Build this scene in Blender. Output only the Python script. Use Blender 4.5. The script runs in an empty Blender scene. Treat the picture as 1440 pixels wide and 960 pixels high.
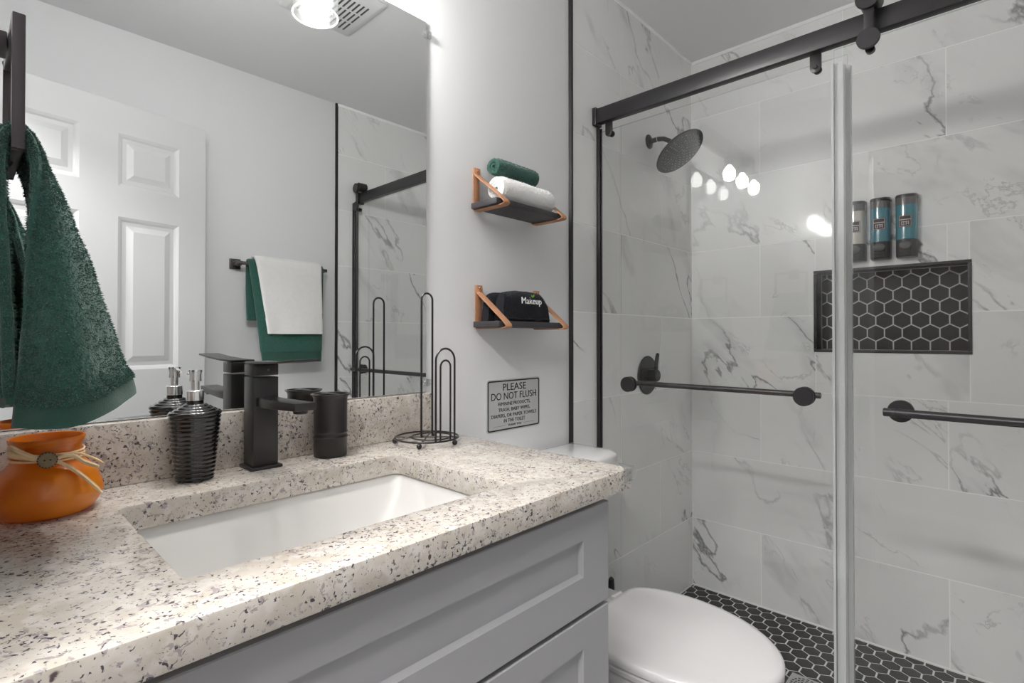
import bpy, bmesh, math, random
from mathutils import Vector, Matrix, noise as mnoise
random.seed(4)
S = bpy.context.scene
COL = S.collection
PI = math.pi

# ------------------------------------------------------------------ camera, world, exposure
YAW = math.atan2(700, 740)          # X axis of the room lies this far right of the view axis
PITCH = math.radians(0.5)
cam_d = bpy.data.cameras.new('camera')
cam = bpy.data.objects.new('camera', cam_d); COL.objects.link(cam)
cam_d.sensor_fit = 'HORIZONTAL'; cam_d.sensor_width = 36.0
cam_d.lens = 36.0 * 740.0 / 1440.0
cam_d.shift_y = -(480 - (474 - 740 * math.tan(PITCH))) / 1440.0
cam_d.clip_start = 0.01
cam.location = (0.0, -1.076, 1.136)
cam.rotation_euler = (PI / 2 + PITCH, 0, YAW - PI / 2)
S.camera = cam

w = bpy.data.worlds.new('world'); S.world = w; w.use_nodes = True
bgn = w.node_tree.nodes['Background']
bgn.inputs[0].default_value = (0.98, 0.985, 1.0, 1); bgn.inputs[1].default_value = 0.3

# added unseen fill light for the lower room, shining in through the doorway
hl = bpy.data.lights.new('hallway_fill_light', 'AREA'); hl.shape = 'RECTANGLE'; hl.size = 0.8; hl.size_y = 0.3; hl.energy = 35.0; hl.color = (1.0, 0.98, 0.96)
hlo = bpy.data.objects.new('hallway_fill_light', hl); COL.objects.link(hlo)
hlo.location = (-0.62, -0.957, 2.42); hlo.rotation_euler = Vector((1.0, 0.0, -0.95)).to_track_quat('-Z', 'Y').to_euler()

BULB = 155.0
S.view_settings.view_transform = 'Standard'
S.view_settings.look = 'None'
S.view_settings.exposure = 1.16
S.view_settings.gamma = 1.0
S.view_settings.use_curve_mapping = False
cy = S.cycles
cy.max_bounces = 12; cy.diffuse_bounces = 6; cy.glossy_bounces = 6
cy.transmission_bounces = 8; cy.transparent_max_bounces = 24
cy.sample_clamp_indirect = 6.0; cy.caustics_reflective = False; cy.caustics_refractive = False
cy.use_denoising = True

# ------------------------------------------------------------------ materials
def newmat(name):
    m = bpy.data.materials.new(name); m.use_nodes = True
    nt = m.node_tree
    return m, nt, nt.nodes['Principled BSDF']

def nd(nt, t, **kw):
    n = nt.nodes.new(t)
    for k, v in kw.items():
        if k.startswith('i_'):
            n.inputs[k[2:].replace('_', ' ')].default_value = v
        else:
            setattr(n, k, v)
    return n

def P(name, col, rough=0.5, metal=0.0, spec=0.5, coat=0.0, bump=0.0, bscale=200.0, var=0.0, vscale=8.0, sheen=0.0, coord='Object'):
    m, nt, b = newmat(name)
    b.inputs['Base Color'].default_value = (*col, 1)
    b.inputs['Roughness'].default_value = rough
    b.inputs['Metallic'].default_value = metal
    b.inputs['Specular IOR Level'].default_value = spec
    b.inputs['Coat Weight'].default_value = coat
    b.inputs['Sheen Weight'].default_value = sheen
    tc = nd(nt, 'ShaderNodeTexCoord')
    if bump:
        n = nd(nt, 'ShaderNodeTexNoise', i_Scale=bscale, i_Detail=4.0)
        nt.links.new(tc.outputs[coord], n.inputs['Vector'])
        bp = nd(nt, 'ShaderNodeBump', i_Strength=bump, i_Distance=0.002)
        nt.links.new(n.outputs['Fac'], bp.inputs['Height'])
        nt.links.new(bp.outputs['Normal'], b.inputs['Normal'])
    n2 = nd(nt, 'ShaderNodeTexNoise', i_Scale=vscale, i_Detail=3.0)
    nt.links.new(tc.outputs[coord], n2.inputs['Vector'])
    mr = nd(nt, 'ShaderNodeMapRange'); mr.inputs['To Min'].default_value = 1 - var; mr.inputs['To Max'].default_value = 1 + var
    nt.links.new(n2.outputs['Fac'], mr.inputs['Value'])
    mx = nd(nt, 'ShaderNodeVectorMath', operation='SCALE')
    mx.inputs[0].default_value = col
    nt.links.new(mr.outputs['Result'], mx.inputs['Scale'])
    nt.links.new(mx.outputs['Vector'], b.inputs['Base Color'])
    return m

def math_(nt, op, a, b=None, c=None):
    n = nd(nt, 'ShaderNodeMath', operation=op)
    for i, v in enumerate((a, b, c)):
        if v is None: continue
        if isinstance(v, (int, float)): n.inputs[i].default_value = v
        else: nt.links.new(v, n.inputs[i])
    return n.outputs[0]

def maprange(nt, v, a, b, c, d, smooth=False):
    n = nd(nt, 'ShaderNodeMapRange')
    if smooth: n.interpolation_type = 'SMOOTHSTEP'
    nt.links.new(v, n.inputs['Value'])
    for k, x in zip(('From Min', 'From Max', 'To Min', 'To Max'), (a, b, c, d)): n.inputs[k].default_value = x
    return n.outputs['Result']

def mixc(nt, f, a, b):
    n = nd(nt, 'ShaderNodeMix', data_type='RGBA')
    if isinstance(f, float): n.inputs[0].default_value = f
    else: nt.links.new(f, n.inputs[0])
    for k, v in ((6, a), (7, b)):
        if isinstance(v, tuple): n.inputs[k].default_value = (*v, 1)
        else: nt.links.new(v, n.inputs[k])
    return n.outputs[2]

def marble(name, rot=(0, 0, 0), sc=(1, 1, 1), base=(0.82, 0.82, 0.81), vein=(0.20, 0.20, 0.205)):
    m, nt, b = newmat(name)
    tc = nd(nt, 'ShaderNodeTexCoord'); geo = nd(nt, 'ShaderNodeNewGeometry')
    rnd = geo.outputs['Random Per Island']
    cx = nd(nt, 'ShaderNodeCombineXYZ')
    for i, k in enumerate((17.3, 41.7, 29.1)):
        nt.links.new(math_(nt, 'MULTIPLY', rnd, k), cx.inputs[i])
    mp0 = nd(nt, 'ShaderNodeMapping'); mp0.inputs['Rotation'].default_value = rot
    mp = nd(nt, 'ShaderNodeMapping'); mp.inputs['Scale'].default_value = sc
    nt.links.new(tc.outputs['Object'], mp0.inputs['Vector']); nt.links.new(mp0.outputs[0], mp.inputs['Vector'])
    ad = nd(nt, 'ShaderNodeVectorMath', operation='ADD')
    nt.links.new(mp.outputs[0], ad.inputs[0]); nt.links.new(cx.outputs[0], ad.inputs[1])
    v = ad.outputs[0]
    def nz(sc, det, rough, dist):
        n = nd(nt, 'ShaderNodeTexNoise', i_Scale=sc, i_Detail=det, i_Roughness=rough, i_Distortion=dist)
        nt.links.new(v, n.inputs['Vector']); return n.outputs['Fac']
    a = nz(1.55, 8.0, 0.52, 0.3)
    d = math_(nt, 'ABSOLUTE', math_(nt, 'SUBTRACT', a, 0.51))
    thin = maprange(nt, d, 0.0, 0.0075, 1.0, 0.0)
    broad = maprange(nt, d, 0.0, 0.05, 1.0, 0.0)
    msk = maprange(nt, nz(2.4, 3.0, 0.5, 0.0), 0.42, 0.60, 0.0, 1.0, True)
    msk2 = maprange(nt, nz(3.0, 4.0, 0.6, 0.3), 0.52, 0.64, 0.0, 1.0, True)
    a2 = nz(3.6, 7.0, 0.6, 0.6)
    d2 = math_(nt, 'ABSOLUTE', math_(nt, 'SUBTRACT', a2, 0.5))
    thin2 = maprange(nt, d2, 0.0, 0.010, 1.0, 0.0)
    f = math_(nt, 'MULTIPLY', math_(nt, 'MULTIPLY', thin, msk), 0.9)
    f2 = math_(nt, 'MULTIPLY', math_(nt, 'MULTIPLY', broad, msk2), 0.26)
    f3 = math_(nt, 'MULTIPLY', math_(nt, 'MULTIPLY', thin2, msk2), 0.38)
    ff = math_(nt, 'MAXIMUM', math_(nt, 'MAXIMUM', f, f2), f3)
    cloud = maprange(nt, nz(1.1, 3.0, 0.5, 0.0), 0.3, 0.7, 0.0, 1.0)
    bc = mixc(nt, cloud, tuple(c * 0.93 for c in base), tuple(min(1, c * 1.04) for c in base))
    nt.links.new(mixc(nt, ff, bc, vein), b.inputs['Base Color'])
    b.inputs['Roughness'].default_value = 0.07
    b.inputs['Specular IOR Level'].default_value = 0.28
    return m

def granite(name):
    m, nt, b = newmat(name)
    tc = nd(nt, 'ShaderNodeTexCoord')
    def nz(sc, det, rough=0.5, dist=0.0, off=0.0):
        mp = nd(nt, 'ShaderNodeMapping'); mp.inputs['Location'].default_value = (off, off * 1.7, off * 0.3)
        mp.inputs['Rotation'].default_value = (0.3, 0.2, 0.5)
        nt.links.new(tc.outputs['Object'], mp.inputs['Vector'])
        n = nd(nt, 'ShaderNodeTexNoise', i_Scale=sc, i_Detail=det, i_Roughness=rough, i_Distortion=dist)
        nt.links.new(mp.outputs[0], n.inputs['Vector']); return n.outputs['Fac']
    c0 = mixc(nt, maprange(nt, nz(22, 4, 0.6), 0.35, 0.65, 0, 1), (0.50, 0.45, 0.39), (0.59, 0.55, 0.50))
    c1 = mixc(nt, maprange(nt, nz(60, 3, 0.5, 0, 3.1), 0.50, 0.62, 0, 0.7), c0, (0.64, 0.61, 0.575))
    dens = maprange(nt, nz(14, 3, 0.5, 0, 9.0), 0.35, 0.65, -0.035, 0.03)
    gs = math_(nt, 'ADD', nz(125, 4, 0.62, 0.5, 5.2), dens)
    c2 = mixc(nt, maprange(nt, gs, 0.570, 0.615, 0, 0.8), c1, (0.30, 0.265, 0.27))
    ds = math_(nt, 'ADD', nz(200, 3, 0.55, 0.6, 1.2), dens)
    c3 = mixc(nt, maprange(nt, ds, 0.605, 0.640, 0, 0.95), c2, (0.060, 0.050, 0.066))
    bs = nz(48, 2, 0.5, 0.0, 7.7)
    c4 = mixc(nt, maprange(nt, bs, 0.725, 0.75, 0, 0.9), c3, (0.05, 0.022, 0.03))
    nt.links.new(c4, b.inputs['Base Color'])
    b.inputs['Roughness'].default_value = 0.16
    return m

def clearmat(name, tint=(0.97, 0.985, 0.98), f0=0.06, gloss=0.0):
    """Thin clear sheet: passes light straight, reflects more at grazing angles, on its outer faces."""
    m, nt, b = newmat(name); nt.nodes.remove(b)
    out = nt.nodes['Material Output']
    lw = nd(nt, 'ShaderNodeLayerWeight', i_Blend=0.5); geo = nd(nt, 'ShaderNodeNewGeometry')
    p5 = math_(nt, 'POWER', lw.outputs['Facing'], 5.0)
    fr = math_(nt, 'ADD', math_(nt, 'MULTIPLY', p5, 1 - f0), f0)
    fr = math_(nt, 'MULTIPLY', fr, math_(nt, 'SUBTRACT', 1.0, geo.outputs['Backfacing']))
    tr = nd(nt, 'ShaderNodeBsdfTransparent'); tr.inputs[0].default_value = (*tint, 1)
    gl = nd(nt, 'ShaderNodeBsdfGlossy'); gl.inputs['Roughness'].default_value = gloss
    mx = nd(nt, 'ShaderNodeMixShader')
    nt.links.new(fr, mx.inputs[0]); nt.links.new(tr.outputs[0], mx.inputs[1]); nt.links.new(gl.outputs[0], mx.inputs[2])
    nt.links.new(mx.outputs[0], out.inputs['Surface'])
    return m

def plastic_clear(name, white=0.35, f0=0.08, graz=0.7):
    m, nt, b = newmat(name); nt.nodes.remove(b)
    out = nt.nodes['Material Output']
    lw = nd(nt, 'ShaderNodeLayerWeight', i_Blend=0.5)
    tr = nd(nt, 'ShaderNodeBsdfTransparent'); tr.inputs[0].default_value = (0.95, 0.96, 0.96, 1)
    df = nd(nt, 'ShaderNodeBsdfDiffuse'); df.inputs[0].default_value = (0.85, 0.86, 0.86, 1)
    tl = nd(nt, 'ShaderNodeBsdfTranslucent'); tl.inputs[0].default_value = (0.85, 0.86, 0.86, 1)
    gl = nd(nt, 'ShaderNodeBsdfGlossy'); gl.inputs['Roughness'].default_value = 0.12
    m0 = nd(nt, 'ShaderNodeMixShader'); m0.inputs[0].default_value = 0.5
    nt.links.new(df.outputs[0], m0.inputs[1]); nt.links.new(tl.outputs[0], m0.inputs[2])
    m1 = nd(nt, 'ShaderNodeMixShader'); m1.inputs[0].default_value = white
    nt.links.new(tr.outputs[0], m1.inputs[1]); nt.links.new(m0.outputs[0], m1.inputs[2])
    p3 = math_(nt, 'ADD', math_(nt, 'MULTIPLY', math_(nt, 'POWER', lw.outputs['Facing'], 3.0), graz), f0)
    m2 = nd(nt, 'ShaderNodeMixShader'); nt.links.new(p3, m2.inputs[0])
    nt.links.new(m1.outputs[0], m2.inputs[1]); nt.links.new(gl.outputs[0], m2.inputs[2])
    nt.links.new(m2.outputs[0], out.inputs['Surface'])
    return m

def emis(name, col, st):
    m, nt, b = newmat(name); nt.nodes.remove(b)
    e = nd(nt, 'ShaderNodeEmission'); e.inputs[0].default_value = (*col, 1); e.inputs[1].default_value = st
    nt.links.new(e.outputs[0], nt.nodes['Material Output'].inputs['Surface'])
    return m

def hexmat(name, base):
    m, nt, b = newmat(name)
    geo = nd(nt, 'ShaderNodeNewGeometry'); tc = nd(nt, 'ShaderNodeTexCoord')
    k = maprange(nt, geo.outputs['Random Per Island'], 0, 1, 0.75, 1.35)
    n = nd(nt, 'ShaderNodeTexNoise', i_Scale=60.0, i_Detail=3.0); nt.links.new(tc.outputs['Object'], n.inputs['Vector'])
    k2 = math_(nt, 'MULTIPLY', k, maprange(nt, n.outputs['Fac'], 0.3, 0.7, 0.88, 1.12))
    v = nd(nt, 'ShaderNodeVectorMath', operation='SCALE'); v.inputs[0].default_value = base
    nt.links.new(k2, v.inputs['Scale']); nt.links.new(v.outputs['Vector'], b.inputs['Base Color'])
    b.inputs['Roughness'].default_value = 0.45; b.inputs['Specular IOR Level'].default_value = 0.3
    return m

def jarmat(name):
    m, nt, b = newmat(name)
    b.inputs['Base Color'].default_value = (0.66, 0.20, 0.012, 1); b.inputs['Roughness'].default_value = 0.32
    b.inputs['Coat Weight'].default_value = 0.8; b.inputs['Coat Roughness'].default_value = 0.22
    tl = nd(nt, 'ShaderNodeBsdfTranslucent'); tl.inputs[0].default_value = (0.95, 0.42, 0.03, 1)
    tc = nd(nt, 'ShaderNodeTexCoord'); n = nd(nt, 'ShaderNodeTexNoise', i_Scale=14.0, i_Detail=2.0)
    nt.links.new(tc.outputs['Object'], n.inputs['Vector'])
    c = mixc(nt, maprange(nt, n.outputs['Fac'], 0.35, 0.65, 0, 1), (0.74, 0.22, 0.008), (0.90, 0.36, 0.015))
    nt.links.new(c, b.inputs['Base Color'])
    mx = nd(nt, 'ShaderNodeMixShader'); mx.inputs[0].default_value = 0.4
    nt.links.new(b.outputs[0], mx.inputs[1]); nt.links.new(tl.outputs[0], mx.inputs[2])
    nt.links.new(mx.outputs[0], nt.nodes['Material Output'].inputs['Surface'])
    return m

M = {}
M['paint'] = P('wall paint', (0.73, 0.733, 0.742), 0.55, bump=0.12, bscale=160, var=0.01)
M['ceil'] = P('ceiling paint', (0.74, 0.74, 0.75), 0.8, var=0.01)
M['door'] = P('door paint', (0.62, 0.625, 0.635), 0.4, bump=0.05, bscale=120)
M['marbleE'] = marble('marble tile end wall', rot=(-0.85, 0, 0), sc=(1, 0.5, 1.15), base=(0.87, 0.87, 0.865))
M['marbleN'] = marble('marble tile side wall', rot=(0, -0.95, 0), sc=(0.5, 1, 1.15), base=(0.84, 0.84, 0.83))
M['grout'] = P('pale grout', (0.96, 0.96, 0.95), 0.8, var=0.03, vscale=40)
M['grout_d'] = P('white grout', (0.70, 0.70, 0.68), 0.85, var=0.05, vscale=60)
M['hexw'] = hexmat('charcoal hexagon tile wall', (0.012, 0.011, 0.012))
M['hexf'] = hexmat('charcoal hexagon tile floor', (0.028, 0.027, 0.027))
M['granite'] = granite('speckled granite')
M['hall'] = P('dimmed hallway paint', (0.35, 0.33, 0.31), 0.6, var=0.01)  # unseen wall colour, kept dark to dim its reflection in the shower glass
M['ftile'] = P('grey floor tile', (0.55, 0.55, 0.54), 0.4, var=0.1)
M['black'] = P('matte black metal', (0.020, 0.018, 0.020), 0.38, spec=0.5, var=0.05, bump=0.03, bscale=300)
M['blackrub'] = P('black caulk trim', (0.018, 0.018, 0.018), 0.5, var=0.1)
M['bronze'] = P('dark bronze metal', (0.055, 0.046, 0.050), 0.38, metal=0.35, var=0.05)
M['faucet'] = P('black faucet metal', (0.022, 0.020, 0.021), 0.33, var=0.08)
M['ceramic'] = P('white ceramic', (0.72, 0.715, 0.715), 0.12, spec=0.6, coat=0.3, var=0.005)
M['sink'] = P('white sink ceramic', (0.65, 0.64, 0.625), 0.15, coat=0.2, var=0.005)
M['lidw'] = P('white toilet plastic', (0.70, 0.69, 0.695), 0.2, coat=0.2, var=0.005)
M['cab'] = P('grey cabinet paint', (0.36, 0.36, 0.375), 0.42, var=0.015)
M['cabin'] = P('dark cabinet gap', (0.05, 0.05, 0.052), 0.7)
M['chrome'] = P('chrome', (0.90, 0.90, 0.90), 0.16, metal=1.0)
M['mirror'] = P('mirror silver', (0.90, 0.915, 0.915), 0.0, metal=1.0)
M['medge'] = P('mirror edge', (0.75, 0.80, 0.79), 0.15, spec=0.8)
M['glass'] = clearmat('shower glass', (0.987, 0.989, 0.987), 0.065)
M['gedge'] = clearmat('shower glass edge', (0.70, 0.76, 0.73), 0.12)
M['shade'] = plastic_clear('lamp glass', 0.0015, 0.08, 0.40)
M['seal'] = plastic_clear('seal vinyl', 0.8)
M['clearp'] = plastic_clear('clear plastic', 0.06, 0.13, 0.35)
M['bulb'] = emis('lit bulb', (1.0, 0.965, 0.93), BULB)
M['soapb'] = P('black ribbed ceramic', (0.010, 0.009, 0.010), 0.12, spec=0.6, coat=0.4)
M['cup'] = P('dark bronze tumbler', (0.030, 0.027, 0.027), 0.3, metal=0.3, var=0.1)
M['wire'] = P('black wire', (0.013, 0.012, 0.013), 0.35)
M['leather'] = P('tan leather', (0.42, 0.21, 0.115), 0.55, bump=0.3, bscale=400, var=0.2, vscale=30)
M['board'] = P('charcoal wood board', (0.040, 0.037, 0.040), 0.5, var=0.25, vscale=25)
M['brass'] = P('copper screw', (0.75, 0.45, 0.3), 0.25, metal=1.0)
M['green'] = P('green terry', (0.033, 0.104, 0.082), 0.95, spec=0.1, bump=1.0, bscale=420, var=0.25, vscale=90, sheen=0.35)
M['greenhem'] = P('green woven hem', (0.031, 0.084, 0.066), 0.85, spec=0.15, bump=0.5, bscale=700, var=0.1, vscale=60, sheen=0.25)
M['white'] = P('white terry', (0.82, 0.81, 0.80), 0.95, spec=0.1, bump=0.8, bscale=380, var=0.05, vscale=60, sheen=0.2)
M['navy'] = P('black terry', (0.012, 0.013, 0.018), 0.95, spec=0.1, bump=1.0, bscale=420, var=0.4, vscale=150, sheen=0.15)
M['alu'] = P('brushed silver sign', (0.50, 0.50, 0.505), 0.42, metal=0.15, var=0.03, vscale=30)
M['ink'] = P('black ink', (0.012, 0.012, 0.013), 0.5)
M['thread'] = P('white thread', (0.85, 0.85, 0.85), 0.7)
M['leaf'] = P('green thread', (0.16, 0.42, 0.04), 0.7)
M['jar'] = jarmat('amber frosted glass')
M['raffia'] = P('straw raffia', (0.84, 0.63, 0.37), 0.7, var=0.2, vscale=120)
M['button'] = P('wooden button', (0.24, 0.18, 0.10), 0.6, var=0.3, vscale=200)
M['teal'] = P('teal liquid', (0.045, 0.21, 0.27), 0.10, coat=0.5)
M['cream'] = P('cream liquid', (0.52, 0.50, 0.45), 0.10, coat=0.5)
M['dblack'] = P('charcoal plastic', (0.018, 0.018, 0.020), 0.35)
M['dgrey'] = P('grey push button', (0.09, 0.09, 0.095), 0.4)
M['dsmoke'] = P('smoky clear plastic', (0.11, 0.115, 0.115), 0.08, coat=0.5)
M['label'] = P('dark label', (0.05, 0.045, 0.05), 0.5)
M['labelw'] = P('label print', (0.62, 0.55, 0.55), 0.5)
M['vent'] = P('vent plastic', (0.66, 0.66, 0.66), 0.5)
M['ventd'] = P('vent dark', (0.08, 0.08, 0.08), 0.8)
M['rubber'] = P('nozzle rubber', (0.50, 0.50, 0.51), 0.5)
M['steel'] = P('brushed steel', (0.55, 0.55, 0.54), 0.35, metal=0.6)
M['plate'] = P('gunmetal lamp plate', (0.07, 0.07, 0.072), 0.35, metal=0.3)

# ------------------------------------------------------------------ mesh helpers
class MB:
    def __init__(s): s.v = []; s.f = []; s.mi = []
    def add(s, vs, fs, mi=0):
        o = len(s.v); s.v += [tuple(p) for p in vs]
        for f in fs: s.f.append([o + i for i in f]); s.mi.append(mi)
        return s
    def box(s, a, b, mi=0):
        x0, y0, z0 = (min(a[i], b[i]) for i in range(3)); x1, y1, z1 = (max(a[i], b[i]) for i in range(3))
        vs = [(x0, y0, z0), (x1, y0, z0), (x1, y1, z0), (x0, y1, z0), (x0, y0, z1), (x1, y0, z1), (x1, y1, z1), (x0, y1, z1)]
        return s.add(vs, [(0, 3, 2, 1), (4, 5, 6, 7), (0, 1, 5, 4), (1, 2, 6, 5), (2, 3, 7, 6), (3, 0, 4, 7)], mi)
    def rings(s, rings, cap0=True, cap1=True, mi=0, closed=True):
        n = len(rings[0]); o = len(s.v)
        for r in rings: s.v += [tuple(p) for p in r]
        for i in range(len(rings) - 1):
            for j in range(n if closed else n - 1):
                k = (j + 1) % n
                s.f.append([o + i * n + j, o + i * n + k, o + (i + 1) * n + k, o + (i + 1) * n + j]); s.mi.append(mi)
        if cap0: s.f.append([o + j for j in range(n)][::-1]); s.mi.append(mi)
        if cap1: s.f.append([o + (len(rings) - 1) * n + j for j in range(n)]); s.mi.append(mi)
        return s
    def lathe(s, prof, c, n=40, sx=1, sy=1, mi=0, cap0=True, cap1=True):
        return s.rings([[(c[0] + r * sx * math.cos(2 * PI * j / n), c[1] + r * sy * math.sin(2 * PI * j / n), c[2] + z) for j in range(n)] for r, z in prof], cap0, cap1, mi)
    def cyl(s, p0, p1, r, n=24, r1=None, mi=0, bev=0.0):
        p0 = Vector(p0); p1 = Vector(p1); d = (p1 - p0); L = d.length; d.normalize()
        u = d.orthogonal().normalized(); v = d.cross(u)
        r1 = r if r1 is None else r1
        if bev: st = [(0, r - bev), (bev, r), (L - bev, r1), (L, r1 - bev)]
        else: st = [(0, r), (L, r1)]
        return s.rings([[p0 + d * t + (u * math.cos(2 * PI * j / n) + v * math.sin(2 * PI * j / n)) * q for j in range(n)] for t, q in st], mi=mi)
    def tube(s, path, r, n=10, closed=False, mi=0):
        pts = [Vector(p) for p in path]; N = len(pts); rings = []
        up = None
        for i in range(N):
            if closed: t = pts[(i + 1) % N] - pts[i - 1]
            else: t = pts[min(i + 1, N - 1)] - pts[max(i - 1, 0)]
            t.normalize()
            if up is None: up = t.orthogonal().normalized()
            up = (up - t * up.dot(t)).normalized(); w_ = t.cross(up)
            rr = r[i] if isinstance(r, (list, tuple)) else r
            rings.append([pts[i] + (up * math.cos(2 * PI * j / n) + w_ * math.sin(2 * PI * j / n)) * rr for j in range(n)])
        if closed: rings.append(rings[0]); return s.rings(rings, False, False, mi)
        return s.rings(rings, mi=mi)
    def sphere(s, c, r, n=20, m=12, sz=1.0, mi=0):
        prof = [(max(1e-5, r * math.sin(PI * i / m)), -r * sz * math.cos(PI * i / m)) for i in range(m + 1)]
        return s.lathe(prof, c, n, mi=mi)
    def ribbon(s, path, width_dir, wdt, th, mi=0):
        """flat strap following path (list of points in a plane), extruded along width_dir"""
        pts = [Vector(p) for p in path]; wd = Vector(width_dir).normalized(); N = len(pts); rings = []
        for i in range(N):
            t = (pts[min(i + 1, N - 1)] - pts[max(i - 1, 0)]).normalized(); nn = t.cross(wd).normalized()
            a = wd * (wdt / 2); q = nn * (th / 2)
            rings.append([pts[i] - a - q, pts[i] + a - q, pts[i] + a + q, pts[i] - a + q])
        return s.rings(rings, mi=mi)

def empty(name, loc, label=None, cat=None, group=None, rz=0.0):
    o = bpy.data.objects.new(name, None); COL.objects.link(o); o.location = loc; o.rotation_euler = (0, 0, rz)
    o.empty_display_size = 0.05
    if label: o['label'] = label
    if cat: o['category'] = cat
    if group: o['group'] = group
    return o

def wloc(o):
    v = Vector(o.location)
    while o.parent: o = o.parent; v += Vector(o.location)
    return v

def build(name, mb, mats, parent=None, bevel=0.0, seg=2, smooth=35, weld=False, label=None):
    """mb in world coordinates -> ONE mesh object (origin at the parent's, or at its own base)"""
    if not isinstance(mats, (list, tuple)): mats = [mats]
    me = bpy.data.meshes.new(name)
    if parent is not None: off = wloc(parent)
    else: off = Vector((0, 0, 0))
    me.from_pydata([tuple(Vector(p) - off) for p in mb.v], [], mb.f)
    for m in mats: me.materials.append(m)
    for p, i in zip(me.polygons, mb.mi): p.material_index = i
    bm = bmesh.new(); bm.from_mesh(me)
    if weld: bmesh.ops.remove_doubles(bm, verts=bm.verts, dist=1e-6)
    bmesh.ops.recalc_face_normals(bm, faces=bm.faces)
    if bevel:
        ed = [e for e in bm.edges if len(e.link_faces) == 2 and e.calc_face_angle(0) > math.radians(40)]
        bmesh.ops.bevel(bm, geom=ed, offset=bevel, segments=seg, profile=0.5, affect='EDGES', clamp_overlap=True)
    bm.to_mesh(me); bm.free()
    if smooth:
        me.shade_smooth(); me.set_sharp_from_angle(angle=math.radians(smooth))
    o = bpy.data.objects.new(name, me); COL.objects.link(o)
    if parent is not None: o.parent = parent
    if label: o['label'] = label
    return o

def tag(o, label, cat, group=None):
    o['label'] = label; o['category'] = cat
    if group: o['group'] = group
    return o

def struct(o, label=None):
    o['kind'] = 'structure'
    if label: o['label'] = label
    return o

def based(o, loc):
    """move a top-level mesh's origin to loc without moving the mesh"""
    loc = Vector(loc); o.data.transform(Matrix.Translation(-loc)); o.location = loc; return o

def slab2d(name, outer, holes, z0, z1, mat, bevel=0.0, parent=None):
    cu = bpy.data.curves.new(name + 'c', 'CURVE'); cu.dimensions = '2D'; cu.fill_mode = 'BOTH'
    for loop in [outer] + holes:
        sp = cu.splines.new('POLY'); sp.points.add(len(loop) - 1); sp.use_cyclic_u = True
        for p, q in zip(sp.points, loop): p.co = (q[0], q[1], 0, 1)
    cu.extrude = (z1 - z0) / 2 - bevel; cu.bevel_depth = bevel; cu.bevel_resolution = 1; cu.offset = -bevel
    t = bpy.data.objects.new('t', cu); COL.objects.link(t)
    dg = bpy.context.evaluated_depsgraph_get(); dg.update()
    me = bpy.data.meshes.new_from_object(t.evaluated_get(dg)); bpy.data.objects.remove(t); bpy.data.curves.remove(cu)
    me.name = name; me.transform(Matrix.Translation((0, 0, (z0 + z1) / 2)))
    me.materials.clear(); me.materials.append(mat)
    bm = bmesh.new(); bm.from_mesh(me); bmesh.ops.remove_doubles(bm, verts=bm.verts, dist=1e-6); bmesh.ops.recalc_face_normals(bm, faces=bm.faces); bm.to_mesh(me); bm.free()
    me.shade_smooth(); me.set_sharp_from_angle(angle=math.radians(35))
    o = bpy.data.objects.new(name, me); COL.objects.link(o)
    if parent: me.transform(Matrix.Translation(-wloc(parent))); o.parent = parent
    return o

def text_mesh(lines, xform, extrude=0.0003, bold=0.0):
    """lines: (string, size, x, y, width or None); returns MB in world coordinates. xform: 4x4 from text plane"""
    out = MB()
    for st, size, x, y, wd in lines:
        cu = bpy.data.curves.new('txt', 'FONT'); cu.body = st; cu.size = size; cu.align_x = 'CENTER'; cu.extrude = extrude; cu.resolution_u = 3
        cu.offset = size * bold
        t = bpy.data.objects.new('t', cu); COL.objects.link(t)
        dg = bpy.context.evaluated_depsgraph_get(); dg.update()
        me = bpy.data.meshes.new_from_object(t.evaluated_get(dg)); bpy.data.objects.remove(t); bpy.data.curves.remove(cu)
        xs = [v.co.x for v in me.vertices]
        k = wd / (max(xs) - min(xs)) if wd else 1.0
        mid = (max(xs) + min(xs)) / 2
        out.add([xform @ Vector(((v.co.x - mid) * k + x, v.co.y + y, v.co.z)) for v in me.vertices], [list(p.vertices) for p in me.polygons])
        bpy.data.meshes.remove(me)
    return out

def rrect(cx, cy_, hx, hy, r, n=6):
    pts = []
    for sx, sy, a0 in ((1, 1, 0), (-1, 1, PI / 2), (-1, -1, PI), (1, -1, 3 * PI / 2)):
        for i in range(n + 1):
            a = a0 + PI / 2 * i / n
            pts.append((cx + sx * (hx - r) + r * math.cos(a), cy_ + sy * (hy - r) + r * math.sin(a)))
    return pts

def clip_poly(poly, u0, u1, v0, v1):
    def half(ps, inside, inter):
        out = []
        for i in range(len(ps)):
            a, b = ps[i - 1], ps[i]
            ia, ib = inside(a), inside(b)
            if ib:
                if not ia: out.append(inter(a, b))
                out.append(b)
            elif ia: out.append(inter(a, b))
        return out
    def cut(k, val, sgn):
        def ins(p): return sgn * (p[k] - val) >= 0
        def itr(a, b):
            t = (val - a[k]) / (b[k] - a[k]); return (a[0] + t * (b[0] - a[0]), a[1] + t * (b[1] - a[1]))
        return ins, itr
    for k, val, sg in ((0, u0, 1), (0, u1, -1), (1, v0, 1), (1, v1, -1)):
        if not poly: return []
        poly = half(poly, *cut(k, val, sg))
    return poly

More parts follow.
